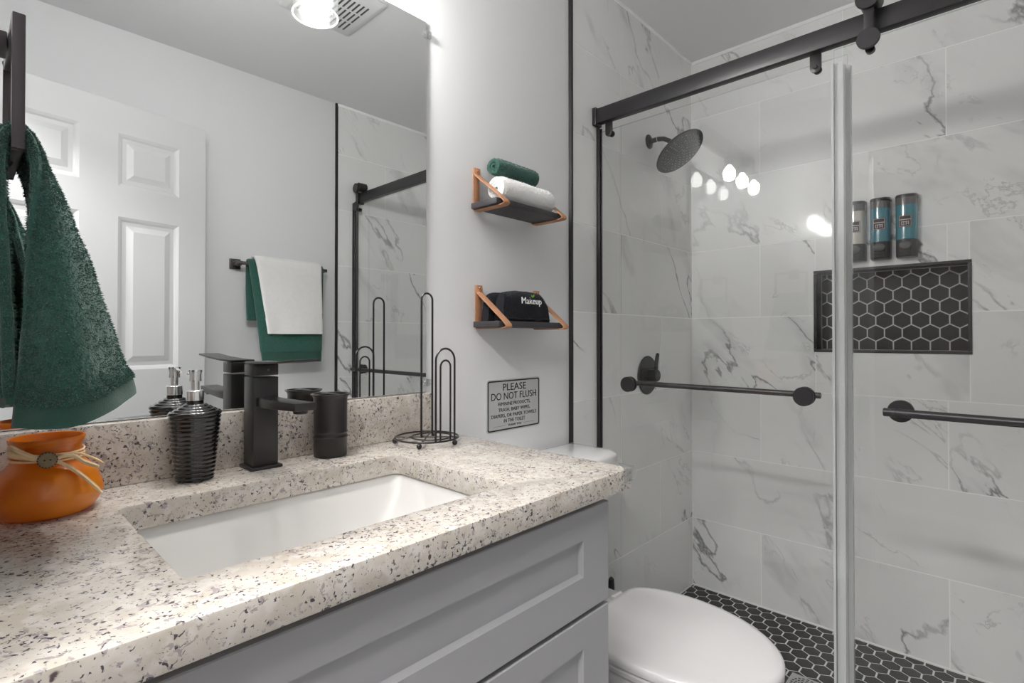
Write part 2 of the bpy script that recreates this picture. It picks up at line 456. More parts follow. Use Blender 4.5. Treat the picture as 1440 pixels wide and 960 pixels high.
def hexes(u0, u1, v0, v1, w_, gap, orig, to3, thick):
    """pointy-top hexagon tiles (rows along u), clipped to the rectangle, as thin prisms. to3(u, v, h)"""
    mb = MB(); R = (w_ - gap) / math.sqrt(3); rh = w_ * math.sqrt(3) / 2
    for j in range(int((v0 - orig[1]) / rh) - 2, int((v1 - orig[1]) / rh) + 3):
        for i in range(int((u0 - orig[0]) / w_) - 2, int((u1 - orig[0]) / w_) + 3):
            cu_ = orig[0] + (i + 0.5 * (j % 2)) * w_; cv = orig[1] + j * rh
            ph = [(cu_ + R * math.sin(PI / 3 * k), cv + R * math.cos(PI / 3 * k)) for k in range(6)]
            ph = clip_poly(ph, u0, u1, v0, v1)
            ph = [p for q, p in enumerate(ph) if math.hypot(p[0] - ph[q - 1][0], p[1] - ph[q - 1][1]) > 5e-4]
            if len(ph) < 3: continue
            ar = abs(sum(ph[k - 1][0] * ph[k][1] - ph[k][0] * ph[k - 1][1] for k in range(len(ph)))) / 2
            if ar < 4e-5: continue
            mb.rings([[to3(u, v, 0) for u, v in ph], [to3(u, v, thick) for u, v in ph]])
    return mb

# ------------------------------------------------------------------ the room
XB, YO, ZC = 2.342, -1.600, 2.410        # shower end wall face, opposite wall face, ceiling
XL = -0.015                              # left wall face (doorway wall)
XT = 1.424                               # where the tile begins
ZT = 0.895                               # countertop
struct(build('floor', MB().box((XL - 0.12, YO - 0.1, -0.06), (1.50, 0.1, 0.0)), M['ftile']), 'grey bathroom floor')
struct(build('ceiling', MB().box((XL - 0.12, YO - 0.1, ZC), (XB + 0.2, 0.1, ZC + 0.08)), M['ceil']), 'white painted ceiling')
struct(build('wall_back', MB().box((XL - 0.12, 0.0, 0.0), (XB + 0.2, 0.1, ZC)), M['paint']), 'light grey painted wall behind the vanity')
struct(build('wall_front', MB().box((XL - 0.12, YO - 0.1, 0.0), (XB + 0.2, YO, ZC)), M['paint']), 'light grey painted wall opposite the mirror')
DY0, DY1, DZ = -1.335, -0.580, 2.045     # doorway in the left wall
mb = MB().box((XL - 0.12, YO, 0), (XL, DY0, ZC)).box((XL - 0.12, DY1, 0), (XL, 0, ZC)).box((XL - 0.12, DY0, DZ), (XL, DY1, ZC))
struct(build('wall_left', mb, M['paint']), 'painted wall with the doorway')

def casing():
    m = MB(); t, wd = 0.014, 0.055
    for x0, x1 in ((XL - 0.12 - t, XL - 0.12),):
        m.box((x0, DY0 - wd, 0), (x1, DY0, DZ + wd)); m.box((x0, DY1, 0), (x1, DY1 + wd, DZ + wd)); m.box((x0, DY0, DZ), (x1, DY1, DZ + wd))
    return m
struct(build('trim_1', casing(), M['door'], bevel=0.003), 'white doorway casing')

mb = MB().box((-1.45, -2.5, 0), (-1.35, 0.6, 2.45)).box((-1.35, -2.6, 0), (XL - 0.121, -2.5, 2.45)).box((-1.35, 0.5, 0), (XL - 0.121, 0.6, 2.45)).box((XL - 0.221, -2.5, 0), (XL - 0.121, YO - 0.1, 2.45)).box((XL - 0.221, 0.1, 0), (XL - 0.121, 0.5, 2.45))  # unseen hallway box, added to darken what the shower glass reflects
struct(build('wall_hallway_added', mb, M['hall']), 'added unseen hallway wall, kept dark to dim the glass reflections')
struct(build('ceiling_hallway_added', MB().box((-1.45, -2.6, 2.45), (XL - 0.121, 0.6, 2.53)), M['ceil']), 'added unseen hallway ceiling')
struct(build('floor_hallway_added', MB().box((-1.45, -2.6, -0.06), (XL - 0.121, 0.6, 0.0)), M['ftile']), 'added unseen hallway floor')
# tile cladding ------------------------------------------------------
ROW, LEN, GAP = 0.3048, 0.613, 0.0036
def tiles(u0, u1, joint0, hole, to3, th=0.007):
    """rows of 12 x 24 tiles, half bond; joint0: u of a joint in the even rows"""
    mb = MB()
    j = 0; z = 0.003
    while z < ZC - 0.002:
        z1 = min(z + ROW, ZC)
        k0 = joint0 + (0.5 * LEN if j % 2 else 0.0)
        i = math.floor((u0 - k0) / LEN)
        while k0 + i * LEN < u1:
            a, b = max(u0, k0 + i * LEN), min(u1, k0 + (i + 1) * LEN)
            i += 1
            if b - a < 0.004: continue
            rects = [(a, b, z, z1)]
            if hole:
                h0, h1, g0, g1 = hole; nr = []
                for (p, q, r, t) in rects:
                    if q <= h0 or p >= h1 or t <= g0 or r >= g1: nr.append((p, q, r, t)); continue
                    if p < h0: nr.append((p, h0, r, t))
                    if q > h1: nr.append((h1, q, r, t))
                    if r < g0: nr.append((max(p, h0), min(q, h1), r, g0))
                    if t > g1: nr.append((max(p, h0), min(q, h1), g1, t))
                rects = nr
            for p, q, r, t in rects:
                g = GAP / 2
                pp = [(p + g, r + g), (q - g, r + g), (q - g, t - g), (p + g, t - g)]
                if q - p < 2 * GAP or t - r < 2 * GAP: continue
                mb.rings([[to3(u, v, 0.0) for u, v in pp], [to3(u, v, th) for u, v in pp]])
        z = z1; j += 1
    return mb
NY0, NY1, NZ0, NZ1, NX = -0.983, -0.513, 1.082, 1.394, XB + 0.09
hole = (NY0 + 0.004, NY1 - 0.004, NZ0 + 0.004, NZ1 - 0.004)
# end wall (marble) with the niche opening
mb = MB()
x0, x1 = XB + 0.0012, XB + 0.2
mb.box((x0, hole[1], 0), (x1, 0, ZC)); mb.box((x0, YO, 0), (x1, hole[0], ZC))
mb.box((x0, hole[0], 0), (x1, hole[1], hole[2])); mb.box((x0, hole[0], hole[3]), (x1, hole[1], ZC)); mb.box((NX + 0.004, hole[0], hole[2]), (x1, hole[1], hole[3]))
struct(build('wall_right', mb, M['grout'], smooth=0), 'shower end wall')
struct(build('wall_right_tile', tiles(YO + 0.008, -0.008, -0.308, hole, lambda u, v, h: (XB + 0.007 - h, u, v)), M['marbleE'], smooth=0), 'white marble tile on the shower end wall')
for nm, yy, sg in (('back', 0.0, -1), ('front', YO, 1)):
    mb = MB().box((XT, yy, 0), (XB + 0.001, yy + sg * 0.0068, ZC))
    struct(build('wall_%s_grout' % nm, mb, M['grout'], smooth=0), 'grout bed of the shower side wall')
    struct(build('wall_%s_tile' % nm, tiles(XT, XB - 0.001, XB - LEN, None, lambda u, v, h, yy=yy, sg=sg: (u, yy + sg * (0.001 + h), v)), M['marbleN'], smooth=0), 'white marble tile on the shower side wall')
    tr = MB()
    rings = []
    for k in range(40):
        z = ZC * k / 39.0
        o = 0.0016 * mnoise.noise(Vector((k * 0.45, 3.1 if sg < 0 else 8.2, 0)))
        rings.append([(XT - 0.010 + o, yy + sg * 0.0005, z), (XT + 0.002, yy + sg * 0.0005, z), (XT + 0.002, yy + sg * 0.011, z), (XT - 0.008 + o, yy + sg * 0.011, z)])
    tr.rings(rings)
    struct(build('trim_%d' % (2 if sg < 0 else 3), tr, M['blackrub'], smooth=0), 'thin black edge strip where the marble tile ends')
# niche: marble cheeks, hexagon back, black edge strips
mb = MB(); t = 0.004
mb.box((XB + 0.002, hole[0] - t, hole[2]), (NX + 0.004, hole[0], hole[3])); mb.box((XB + 0.002, hole[1], hole[2]), (NX + 0.004, hole[1] + t, hole[3]))
mb.box((XB + 0.002, hole[0], hole[3]), (NX + 0.004, hole[1], hole[3] + t)); mb.box((XB + 0.002, hole[0], hole[2] - t), (NX + 0.004, hole[1], hole[2]))
struct(build('trim_4', mb, M['marbleE'], smooth=0), 'marble lining of the recessed shower niche')
struct(build('wall_niche_grout', MB().box((NX, hole[0], hole[2]), (NX + 0.004, hole[1], hole[3])), M['grout_d'], smooth=0), 'white grout at the back of the niche')
mb = hexes(hole[0] + 0.003, hole[1] - 0.003, hole[2] + 0.003, hole[3] - 0.003, 0.0548, 0.0044, (-0.8115, 1.152), lambda u, v, h: (NX - h, u, v), 0.002)
struct(build('wall_niche_tile', mb, M['hexw'], smooth=0), 'black hexagon tile at the back of the niche')
mb = MB(); e = 0.011
mb.box((XB - 0.004, NY0 - 0.002, NZ1 - e + 0.004), (XB + 0.004, NY1 + 0.002, NZ1 + 0.004)); mb.box((XB - 0.004, NY0 - 0.002, NZ0 - 0.004), (XB + 0.004, NY1 + 0.002, NZ0 + e - 0.004))
mb.box((XB - 0.004, NY0 - 0.002, NZ0 + e - 0.003), (XB + 0.004, NY0 + e - 0.002, NZ1 - e + 0.003)); mb.box((XB - 0.004, NY1 - e + 0.002, NZ0 + e - 0.003), (XB + 0.004, NY1 + 0.002, NZ1 - e + 0.003))
struct(build('trim_5', mb, M['blackrub'], bevel=0.001), 'black metal edge strip framing the niche')
# shower floor
CX0, CX1, CZ = 1.500, 1.622, 0.095
struct(build('floor_shower', MB().box((CX1, YO, -0.06), (XB + 0.007, 0, -0.0015)), M['grout_d'], smooth=0), 'white grout bed of the shower floor')
mb = hexes(YO + 0.01, -0.012, CX1 + 0.002, XB - 0.008, 0.0556, 0.0058, (-0.437, 2.3305), lambda u, v, h: (v, u, -0.0016 + h), 0.0016)
struct(build('floor_shower_tile', mb, M['hexf'], smooth=0), 'black hexagon mosaic tile of the shower floor')
struct(build('trim_6', MB().box((CX0, YO, -0.06), (CX1, 0, CZ)), M['marbleE'], bevel=0.003), 'marble shower curb')

mb = MB().box((XB - 0.004, YO + 0.0125, ZC - 0.014), (XB - 0.0002, -0.0125, ZC - 0.0004)).box((XT, -0.0083, ZC - 0.014), (XB - 0.0002, -0.0122, ZC - 0.0004)).box((XT, YO + 0.0083, ZC - 0.014), (XB - 0.0002, YO + 0.0122, ZC - 0.0004))
struct(build('trim_7', mb, M['grout'], smooth=0), 'white caulk line where the marble tile meets the ceiling')
# drain
dr = empty('shower_drain', (1.902, -0.588, 0.0), 'square steel floor drain set in the black hexagon shower floor', 'drain')
h = 0.054
mb = MB().box((1.902 - h, -0.588 - h, 0.0002), (1.902 + h, -0.588 + h, 0.002))
build('drain_plate', mb, M['steel'], dr, bevel=0.0006)
mb = MB()
for rr in (0.012, 0.022, 0.032, 0.042):
    n = max(5, int(rr * 2 * PI / 0.012))
    for k in range(n):
        a0, a1 = 2 * PI * k / n, 2 * PI * (k + 0.62) / n
        vs = []
        for a in (a0, (a0 + a1) / 2, a1):
            vs += [(1.902 + (rr - 0.003) * math.cos(a), -0.588 + (rr - 0.003) * math.sin(a), 0.0023), (1.902 + (rr + 0.003) * math.cos(a), -0.588 + (rr + 0.003) * math.sin(a), 0.0023)]
        mb.add(vs, [(0, 1, 3, 2), (2, 3, 5, 4)])
build('drain_slots', mb, M['ventd'], dr, smooth=0)

# door leaf, standing open towards the opposite wall ----------------------------------
def panel_door():
    W, H, T = 0.760, 2.030, 0.035
    m = MB()
    # local: u along the leaf from the hinge, z up, n outwards (towards the mirror)
    cols = [(0.105, 0.320), (0.440, 0.655)]
    rows = [(0.235, 0.830), (1.010, 1.596), (1.712, 1.915)]
    us = sorted({0.0, W} | {c for p in cols for c in p}); zs = sorted({0.008, H} | {r for p in rows for r in p})
    hin = math.radians(-10.2)
    ux, uy = math.cos(hin), math.sin(hin); nx, ny = -uy, ux
    hx, hy = -0.012, -1.318
    def to3(u, n, z): return (hx + ux * u + nx * n, hy + uy * u + ny * n, z)
    for side in (0, 1):
        sg = 1 if side == 0 else -1; base = 0.0 if side == 0 else -T
        for i in range(len(us) - 1):
            for j in range(len(zs) - 1):
                u0, u1, z0, z1 = us[i], us[i + 1], zs[j], zs[j + 1]
                if (u0, u1) in cols and (z0, z1) in rows:
                    steps = [(0, 0), (0.010, -0.004), (0.016, -0.009), (0.030, -0.009), (0.052, -0.002), (0.056, -0.002)]
                    rg = [[to3(u0 + a, base + sg * d, z0 + a), to3(u1 - a, base + sg * d, z0 + a), to3(u1 - a, base + sg * d, z1 - a), to3(u0 + a, base + sg * d, z1 - a)] for a, d in steps]
                    m.rings([[Vector(p) for p in r] for r in rg], cap0=False, cap1=True)
                else:
                    m.add([to3(u0, base, z0), to3(u1, base, z0), to3(u1, base, z1), to3(u0, base, z1)], [(0, 1, 2, 3)])
    z0, z1 = zs[0], zs[-1]
    for a, b in (((0, z0), (W, z0)), ((W, z0), (W, z1)), ((W, z1), (0, z1)), ((0, z1), (0, z0))):
        m.add([to3(a[0], 0, a[1]), to3(b[0], 0, b[1]), to3(b[0], -T, b[1]), to3(a[0], -T, a[1])], [(0, 1, 2, 3)])
    return m
struct(build('door_1', panel_door(), M['door'], weld=True, smooth=12), 'white six panel door standing open')

# exhaust vent on the ceiling
vt = empty('exhaust_vent', (0.985, -0.81, ZC), 'square white slotted exhaust vent cover on the ceiling', 'vent')
cxv, cyv, hv = 0.985, -0.81, 0.148
rg = [[(x, y, ZC - 0.0005) for x, y in rrect(cxv, cyv, hv, hv, 0.012)], [(x, y, ZC - 0.006) for x, y in rrect(cxv, cyv, hv, hv, 0.012)], [(x, y, ZC - 0.016) for x, y in rrect(cxv, cyv, hv - 0.02, hv - 0.02, 0.01)]]
build('vent_cover', MB().rings(rg), M['vent'], vt)
mb = MB()
for i in range(11):
    x = cxv - 0.095 + i * 0.019
    for j in range(3):
        y0 = cyv - 0.1 + j * 0.069
        mb.box((x - 0.0035, y0, ZC - 0.0170), (x + 0.0035, y0 + 0.058, ZC - 0.0162))
build('vent_slots', mb, M['ventd'], vt, smooth=0)

# ------------------------------------------------------------------ mirror
mi = empty('mirror', (0.40, 0.0, 0.998), 'large frameless wall mirror above the granite backsplash', 'mirror')
MX0, MX1, MZ0, MZ1 = XL + 0.004, 0.8175, 0.999, 1.936
build('mirror_glass', MB().box((MX0, -0.0050, MZ0), (MX1 - 0.002, -0.0060, MZ1 - 0.002)), M['mirror'], mi, smooth=0)
build('mirror_backing', MB().box((MX0, -0.0004, MZ0), (MX1, -0.0049, MZ1)), M['medge'], mi, smooth=0)
def mirror_clip(x, z, label):
    e_ = empty('mirror_clip', (x, 0, z), label, 'clip', 'clips holding the mirror')
    m = MB().cyl((x - 0.002, -0.0065, z), (x - 0.002, -0.0125, z), 0.0095, 16, bev=0.001).box((x + 0.0002, -0.0004, z - 0.008), (x + 0.012, -0.010, z + 0.008))
    build('clip_body', m, M['clearp'], e_)
    build('clip_screw', MB().cyl((x + 0.0065, -0.0101, z), (x + 0.0065, -0.0118, z), 0.0032, 12, bev=0.0004), M['chrome'], e_)
    return e_
mirror_clip(0.8175, 1.905, 'small clear plastic clip near the top corner of the wall mirror')
mirror_clip(0.8175, 1.022, 'small clear plastic clip at the bottom corner of the wall mirror')

# ------------------------------------------------------------------ vanity
CXR = 0.860; CYF = -0.567; TH = 0.038
sink_hole = rrect(0.3915, -0.318, 0.2335, 0.158, 0.014)
ct = slab2d('countertop', [(XL + 0.002, CYF), (CXR, CYF), (CXR, -0.001), (XL + 0.002, -0.001)], [sink_hole], ZT - TH, ZT, M['granite'], bevel=0.0025)
tag(ct, 'cream granite vanity countertop with dark speckles and a sink cutout', 'countertop')
bs = build('backsplash', MB().box((XL + 0.002, -0.0305, ZT + 0.0003), (0.816, -0.001, 0.9975)), M['granite'], bevel=0.0015)
tag(bs, 'low speckled granite backsplash standing along the mirror bottom', 'backsplash')
# sink
sk = empty('sink_basin', (0.39, -0.318, 0.72), 'white rectangular undermount sink basin below the granite cutout', 'sink')
def ring2(cx, cy_, hx, hy, r, z): return [(x, y, z) for x, y in rrect(cx, cy_, hx, hy, r)]
zt = ZT - TH - 0.0006
rg = [ring2(0.3915, -0.318, 0.262, 0.186, 0.03, zt - 0.012), ring2(0.3915, -0.318, 0.262, 0.186, 0.03, zt), ring2(0.3915, -0.318, 0.240, 0.164, 0.018, zt), ring2(0.3915, -0.318, 0.236, 0.160, 0.018, zt - 0.006),
      ring2(0.389, -0.320, 0.224, 0.146, 0.020, zt - 0.030), ring2(0.372, -0.324, 0.168, 0.118, 0.03, zt - 0.125), ring2(0.370, -0.324, 0.150, 0.100, 0.03, zt - 0.135), ring2(0.37, -0.324, 0.02, 0.02, 0.018, zt - 0.138)]
build('basin', MB().rings(rg, cap0=False), M['sink'], sk, smooth=50)
build('basin_drain', MB().lathe([(0.021, 0), (0.021, 0.003), (0.012, 0.004)], (0.37, -0.324, zt - 0.1378), 24), M['black'], sk)
# cabinet
cb = empty('vanity_cabinet', (0.40, -0.28, 0.0), 'grey shaker vanity cabinet with drawers under the granite top', 'cabinet')
CYB = -0.520
cz_ = ZT - TH - 0.0008
carcass = MB().box((XL + 0.003, CYB, 0.09), (XL + 0.019, -0.002, cz_)).box((0.800, CYB, 0.09), (0.816, -0.002, cz_)).box((XL + 0.0191, -0.014, 0.09), (0.7999, -0.002, cz_)).box((XL + 0.0191, CYB, 0.09), (0.7999, CYB + 0.016, cz_)).box((XL + 0.0191, CYB + 0.0161, 0.09), (0.7999, -0.0141, 0.106)).box((XL + 0.003, CYB + 0.06, 0.0), (0.816, -0.002, 0.0895))
build('cabinet_carcass', carcass, M['cab'], cb, bevel=0.001)
def drawer_front(z0, z1):
    x0, x1 = 0.012, 0.8165; yf, yb = -0.545, CYB - 0.0006
    st, rt, rb = 0.077, 0.052, 0.062
    m = MB()
    us = [(x0, z0), (x1, z0), (x1, z1), (x0, z1)]
    inn = lambda d: [(x0 + st + d, z0 + rb + d), (x1 - st - d, z0 + rb + d), (x1 - st - d, z1 - rt - d), (x0 + st + d, z1 - rt - d)]
    rg = [[(x, yb, z) for x, z in us], [(x, yf + 0.0015, z) for x, z in us],
          [(x, yf, z) for x, z in [(x0 + .0015, z0 + .0015), (x1 - .0015, z0 + .0015), (x1 - .0015, z1 - .0015), (x0 + .0015, z1 - .0015)]],
          [(x, yf, z) for x, z in inn(0)], [(x, yf + 0.0075, z) for x, z in inn(0.0045)], [(x, yf + 0.0085, z) for x, z in inn(0.005)]]
    return m.rings(rg)
for z0, z1 in ((0.664, 0.840), (0.385, 0.656), (0.105, 0.377)):
    build('drawer_front', drawer_front(z0, z1), M['cab'], cb, smooth=20)
# corner guard
mb = MB()
def Lrow(o, i, z):  # L-shaped outline round the counter corner
    X, Y = CXR + 0.0004, CYF - 0.0004; L = 0.030
    pts = [(X - L, Y)]
    pts += [(X, Y), (X, Y + L), (X + o, Y + L)]
    for k in range(7):
        a = -PI / 2 * k / 6
        pts.append((X + o * math.cos(a), Y + o * math.sin(a)))
    pts.append((X - L, Y - o))
    return [(p[0], p[1], z) for p in pts]
mb.rings([Lrow(0.004, 0, ZT - 0.022), Lrow(0.0075, 0, ZT - 0.018), Lrow(0.0085, 0, ZT - 0.008), Lrow(0.007, 0, ZT + 0.001), Lrow(0.004, 0, ZT + 0.004)])
X, Y = CXR, CYF
mb.rings([[(X - 0.03, Y - 0.004, ZT + 0.0006), (X + 0.004, Y - 0.004, ZT + 0.0006), (X + 0.004, Y + 0.03, ZT + 0.0006)], [(X - 0.028, Y - 0.003, ZT + 0.004), (X + 0.003, Y - 0.003, ZT + 0.004), (X + 0.003, Y + 0.028, ZT + 0.004)]])
cg = build('corner_guard', mb, M['clearp'], bevel=0.0008)
tag(cg, 'clear plastic corner guard on the free corner of the granite countertop', 'corner guard')

# ------------------------------------------------------------------ faucet
FX, FY = 0.392, -0.062
fa = empty('faucet', (FX, FY, ZT), 'square black single lever faucet behind the sink', 'faucet')
build('base_plate', MB().box((FX - 0.0285, FY - 0.0285, ZT), (FX + 0.0285, FY + 0.0285, ZT + 0.006)), M['faucet'], fa, bevel=0.0015)
build('faucet_body', MB().box((FX - 0.0225, FY - 0.0225, ZT + 0.0062), (FX + 0.0225, FY + 0.0225, 1.063)), M['faucet'], fa, bevel=0.0015)
lv = build('lever', MB().box((FX - 0.0225, FY - 0.0225, 1.066), (FX + 0.0225, FY + 0.0225, 1.0865)), M['faucet'], fa, bevel=0.0015)
rg = []
for t in (0, 0.3, 0.65, 1.0):
    y = FY + 0.021 - t * 0.205; hw = 0.0222 - 0.002 * t; z = 1.0872 + 0.009 * t * t
    rg.append([(FX - hw, y, z), (FX + hw, y, z), (FX + hw, y, z + 0.004), (FX - hw, y, z + 0.004)])
build('lever_blade', MB().rings(rg), M['faucet'], lv, bevel=0.0008)
build('lever_mark', MB().cyl((FX + 0.004, FY - 0.0226, 1.076), (FX + 0.004, FY - 0.0230, 1.076), 0.0022, 12), M['dgrey'], lv)
rg = []
for t, zc in ((0, 1.018), (0.3, 1.0185), (1.0, 1.0225)):
    y = FY - 0.0226 - t * 0.158; hw = 0.0175; hh = 0.0085 - 0.002 * t
    rg.append([(FX - hw, y, zc - hh), (FX + hw, y, zc - hh), (FX + hw, y, zc + hh), (FX - hw, y, zc + hh)])
sp = build('spout', MB().rings(rg), M['faucet'], fa, bevel=0.0015)
build('aerator', MB().cyl((FX, FY - 0.163, 1.0165), (FX, FY - 0.163, 1.010), 0.0115, 24, bev=0.0008), M['black'], sp)

# ------------------------------------------------------------------ soap dispenser
DX, DYp = 0.281, -0.068
sd = empty('soap_dispenser', (DX, DYp, ZT), 'black ribbed soap dispenser with chrome pump beside the faucet', 'soap dispenser')
prof = [(0.026, 0.0), (0.0285, 0.002)]
nr = 15
for i in range(nr):
    z = 0.006 + i * 0.0071; r = 0.0290 + 0.0102 * (i / (nr - 1)) ** 0.9
    prof += [(r - 0.0012, z - 0.0026), (r, z - 0.0012), (r + 0.0003, z), (r, z + 0.0012), (r - 0.0012, z + 0.0026)]
prof += [(0.0400, 0.1105), (0.0402, 0.1125)]
for i in range(4):
    r = 0.0365 - i * 0.0068; z = 0.1165 + i * 0.0038
    prof += [(r + 0.0022, z - 0.0014), (r, z + 0.0004), (r - 0.0020, z + 0.0006), (r - 0.0032, z + 0.0002)]
prof += [(0.0125, 0.1300), (0.0125, 0.1330)]
build('bottle', MB().lathe(prof, (DX, DYp, ZT), 48), M['soapb'], sd, smooth=60)
pm = build('pump_collar', MB().lathe([(0.0120, 0.1332), (0.0132, 0.1340), (0.0132, 0.1500), (0.0122, 0.1510)], (DX, DYp, ZT), 32), M['chrome'], sd)
hd = build('pump_head', MB().lathe([(0.0062, 0.1512), (0.0062, 0.1660), (0.0092, 0.1662), (0.0088, 0.1765), (0.0102, 0.1835), (0.0098, 0.1855), (0.004, 0.1850)], (DX, DYp, ZT), 32), M['chrome'], sd)
build('nozzle', MB().tube([(DX, DYp + 0.004, ZT + 0.1805), (DX, DYp + 0.022, ZT + 0.1812), (DX, DYp + 0.036, ZT + 0.1795), (DX, DYp + 0.040, ZT + 0.1765)], [0.0034, 0.003, 0.0026, 0.0024], 10), M['chrome'], hd)

# ------------------------------------------------------------------ toothbrush tumbler
TX, TY = 0.5275, -0.0665
tb = empty('toothbrush_holder', (TX, TY, ZT), 'dark round toothbrush tumbler with divided lid near the backsplash', 'toothbrush holder')
prof = [(0.030, 0.0), (0.0325, 0.002), (0.0326, 0.036), (0.0346, 0.0395), (0.0322, 0.043), (0.0322, 0.0455), (0.0346, 0.049), (0.0326, 0.0525), (0.0332, 0.116), (0.0345, 0.121), (0.0388, 0.1245), (0.0390, 0.1262), (0.0340, 0.1262), (0.0325, 0.122), (0.0315, 0.02), (0.001, 0.018)]
build('cup', MB().lathe(prof, (TX, TY, ZT), 48), M['cup'], tb, smooth=50)
mb = MB()
mb.box((TX - 0.005, TY - 0.0335, ZT + 0.1235), (TX + 0.005, TY + 0.0335, ZT + 0.1268)).box((TX - 0.0335, TY - 0.004, ZT + 0.1237), (TX - 0.0052, TY + 0.004, ZT + 0.1266))
build('divider', mb, M['cup'], tb, bevel=0.0008)

# ------------------------------------------------------------------ wire paper holder
HX, HY = 0.742, -0.106
ph = empty('paper_towel_holder', (HX, HY, ZT), 'black wire paper holder with looped posts on the counter corner', 'paper holder')
zr = ZT + 0.0135
def circ(cx, cy_, r, z, n=48): return [(cx + r * math.cos(2 * PI * k / n), cy_ + r * math.sin(2 * PI * k / n), z) for k in range(n)]
rd = Vector((0.687, -0.7265, 0)); pd = Vector((0.7265, 0.687, 0))     # across / away from the doorway
c0 = Vector((HX, HY, 0)); lx = Vector((1, 0, 0))
mb = MB().tube(circ(HX, HY, 0.0715, zr), 0.0021, 8, True)
build('base_ring', mb, M['wire'], ph)
mb = MB().tube(circ(HX + 0.008, HY - 0.008, 0.046, zr + 0.001), 0.0018, 8, True)
mb.tube([c0 - rd * 0.0715 + Vector((0, 0, zr)), c0 + rd * 0.0715 + Vector((0, 0, zr))], 0.0018, 8)
mb.tube([c0 - pd * 0.0715 + Vector((0, 0, zr)), c0 + pd * 0.0715 + Vector((0, 0, zr))], 0.0018, 8)
build('base_wires', mb, M['wire'], ph)
def loop_post(c, hw, ztop, r):
    pts = [c - lx * hw + Vector((0, 0, zr))]
    n = 14
    for k in range(n + 1):
        a = PI - PI * k / n
        pts.append(c + lx * (hw * math.cos(a)) + Vector((0, 0, ztop - hw + hw * math.sin(a))))
    pts.append(c + lx * hw + Vector((0, 0, zr)))
    return MB().tube(pts, r, 8)
build('tall_post', loop_post(c0, 0.0155, 1.2365, 0.0024), M['wire'], ph)
build('side_post', loop_post(c0 + Vector((0.0, -0.0660, 0)), 0.0265, 1.111, 0.0023), M['wire'], ph)
build('side_post', loop_post(c0 + Vector((0.0, -0.0665, 0)), 0.0140, 1.085, 0.0021), M['wire'], ph)
for a in (PI * 0.78, PI * 1.62, PI * 0.22, PI * 1.22):
    q = Vector((HX + 0.072 * math.cos(a), HY + 0.072 * math.sin(a), ZT + 0.0061))
    build('ball_foot', MB().sphere(q, 0.006, 16, 10), M['wire'], ph)

# ------------------------------------------------------------------ amber jar
JX, JY = 0.088, -0.112
ja = empty('amber_jar', (JX, JY, ZT), 'squat amber frosted glass jar tied with straw ribbon on the counter', 'jar')
def spl(pts, n):
    """Catmull-Rom through 2D points"""
    out = []
    for i in range(len(pts) - 1):
        p0, p1, p2, p3 = pts[max(i - 1, 0)], pts[i], pts[i + 1], pts[min(i + 2, len(pts) - 1)]
        for k in range(n):
            t = k / n
            out.append(tuple(0.5 * ((2 * b) + (c - a) * t + (2 * a - 5 * b + 4 * c - d) * t * t + (-a + 3 * b - 3 * c + d) * t ** 3) for a, b, c, d in zip(p0, p1, p2, p3)))
    out.append(tuple(pts[-1])); return out
prof = spl([(0.036, 0.0), (0.050, 0.004), (0.0605, 0.022), (0.0600, 0.036), (0.0525, 0.056), (0.0405, 0.070), (0.0370, 0.078), (0.0375, 0.094)], 5)
prof += [(0.0390, 0.0945), (0.0393, 0.0975), (0.0405, 0.0990), (0.0412, 0.1030), (0.0405, 0.1050), (0.0385, 0.1045)]
prof += [(0.0360, 0.094), (0.0355, 0.079), (0.039, 0.070), (0.049, 0.057), (0.058, 0.036), (0.0585, 0.022), (0.048, 0.006), (0.002, 0.0045)]
build('jar_body', MB().lathe(prof, (JX, JY, ZT), 56), M['jar'], ja, smooth=60)
rb = MB()
for k, (r, z, wv) in enumerate(((0.0382, 0.0765, 0.0012), (0.0382, 0.0790, -0.0012), (0.0382, 0.0850, 0.001))):
    rb.tube([(JX + (r + 0.0012) * math.cos(2 * PI * i / 40), JY + (r + 0.0012) * math.sin(2 * PI * i / 40), ZT + z + wv * math.sin(4 * PI * i / 40)) for i in range(40)], 0.0014, 6, True)
cd = Vector((-JX, -1.076 - JY, 0)).normalized()      # towards the doorway
sd_ = Vector((-cd.y, cd.x, 0))
kn = Vector((JX, JY, ZT)) + cd * 0.0412 + Vector((0, 0, 0.0800))
def strand(pts, w0=0.0019):
    w0 *= 1.35; pts = [(a * 1.12, b * 1.1, c) for a, b, c in pts]
    q = [kn + sd_ * a + Vector((0, 0, 1)) * b + cd * c for a, b, c in spl(pts, 5)]
    n = len(q); rb.tube(q, [w0 * (1.0 if i < n * 0.85 else 0.7) for i in range(n)], 6)
strand([(0.004, 0.0, 0.002), (0.022, 0.002, 0.002), (0.034, -0.008, 0.004), (0.047, -0.014, 0.012)], 0.0022)
strand([(0.004, 0.0, 0.002), (0.020, -0.012, 0.004), (0.036, -0.028, 0.012), (0.050, -0.046, 0.018)], 0.0020)
strand([(0.004, 0.001, 0.001), (0.025, 0.004, 0.0), (0.041, -0.004, -0.002), (0.052, -0.012, 0.002)], 0.0012)
strand([(0.0, 0.0, 0.002), (-0.014, 0.006, 0.003), (-0.026, 0.014, 0.000), (-0.032, 0.018, -0.006), (-0.031, 0.012, -0.008), (-0.018, 0.004, -0.001), (0.0, 0.0, 0.0)], 0.0022)
strand([(0.0, 0.0, 0.003), (-0.014, 0.003, 0.003), (-0.026, 0.009, -0.001), (-0.033, 0.012, -0.007), (-0.028, 0.006, -0.005), (0.0, -0.001, 0.0)], 0.0020)
build('raffia_ribbon', rb, M['raffia'], ja)
bt = MB()
bp0 = kn + cd * 0.0035
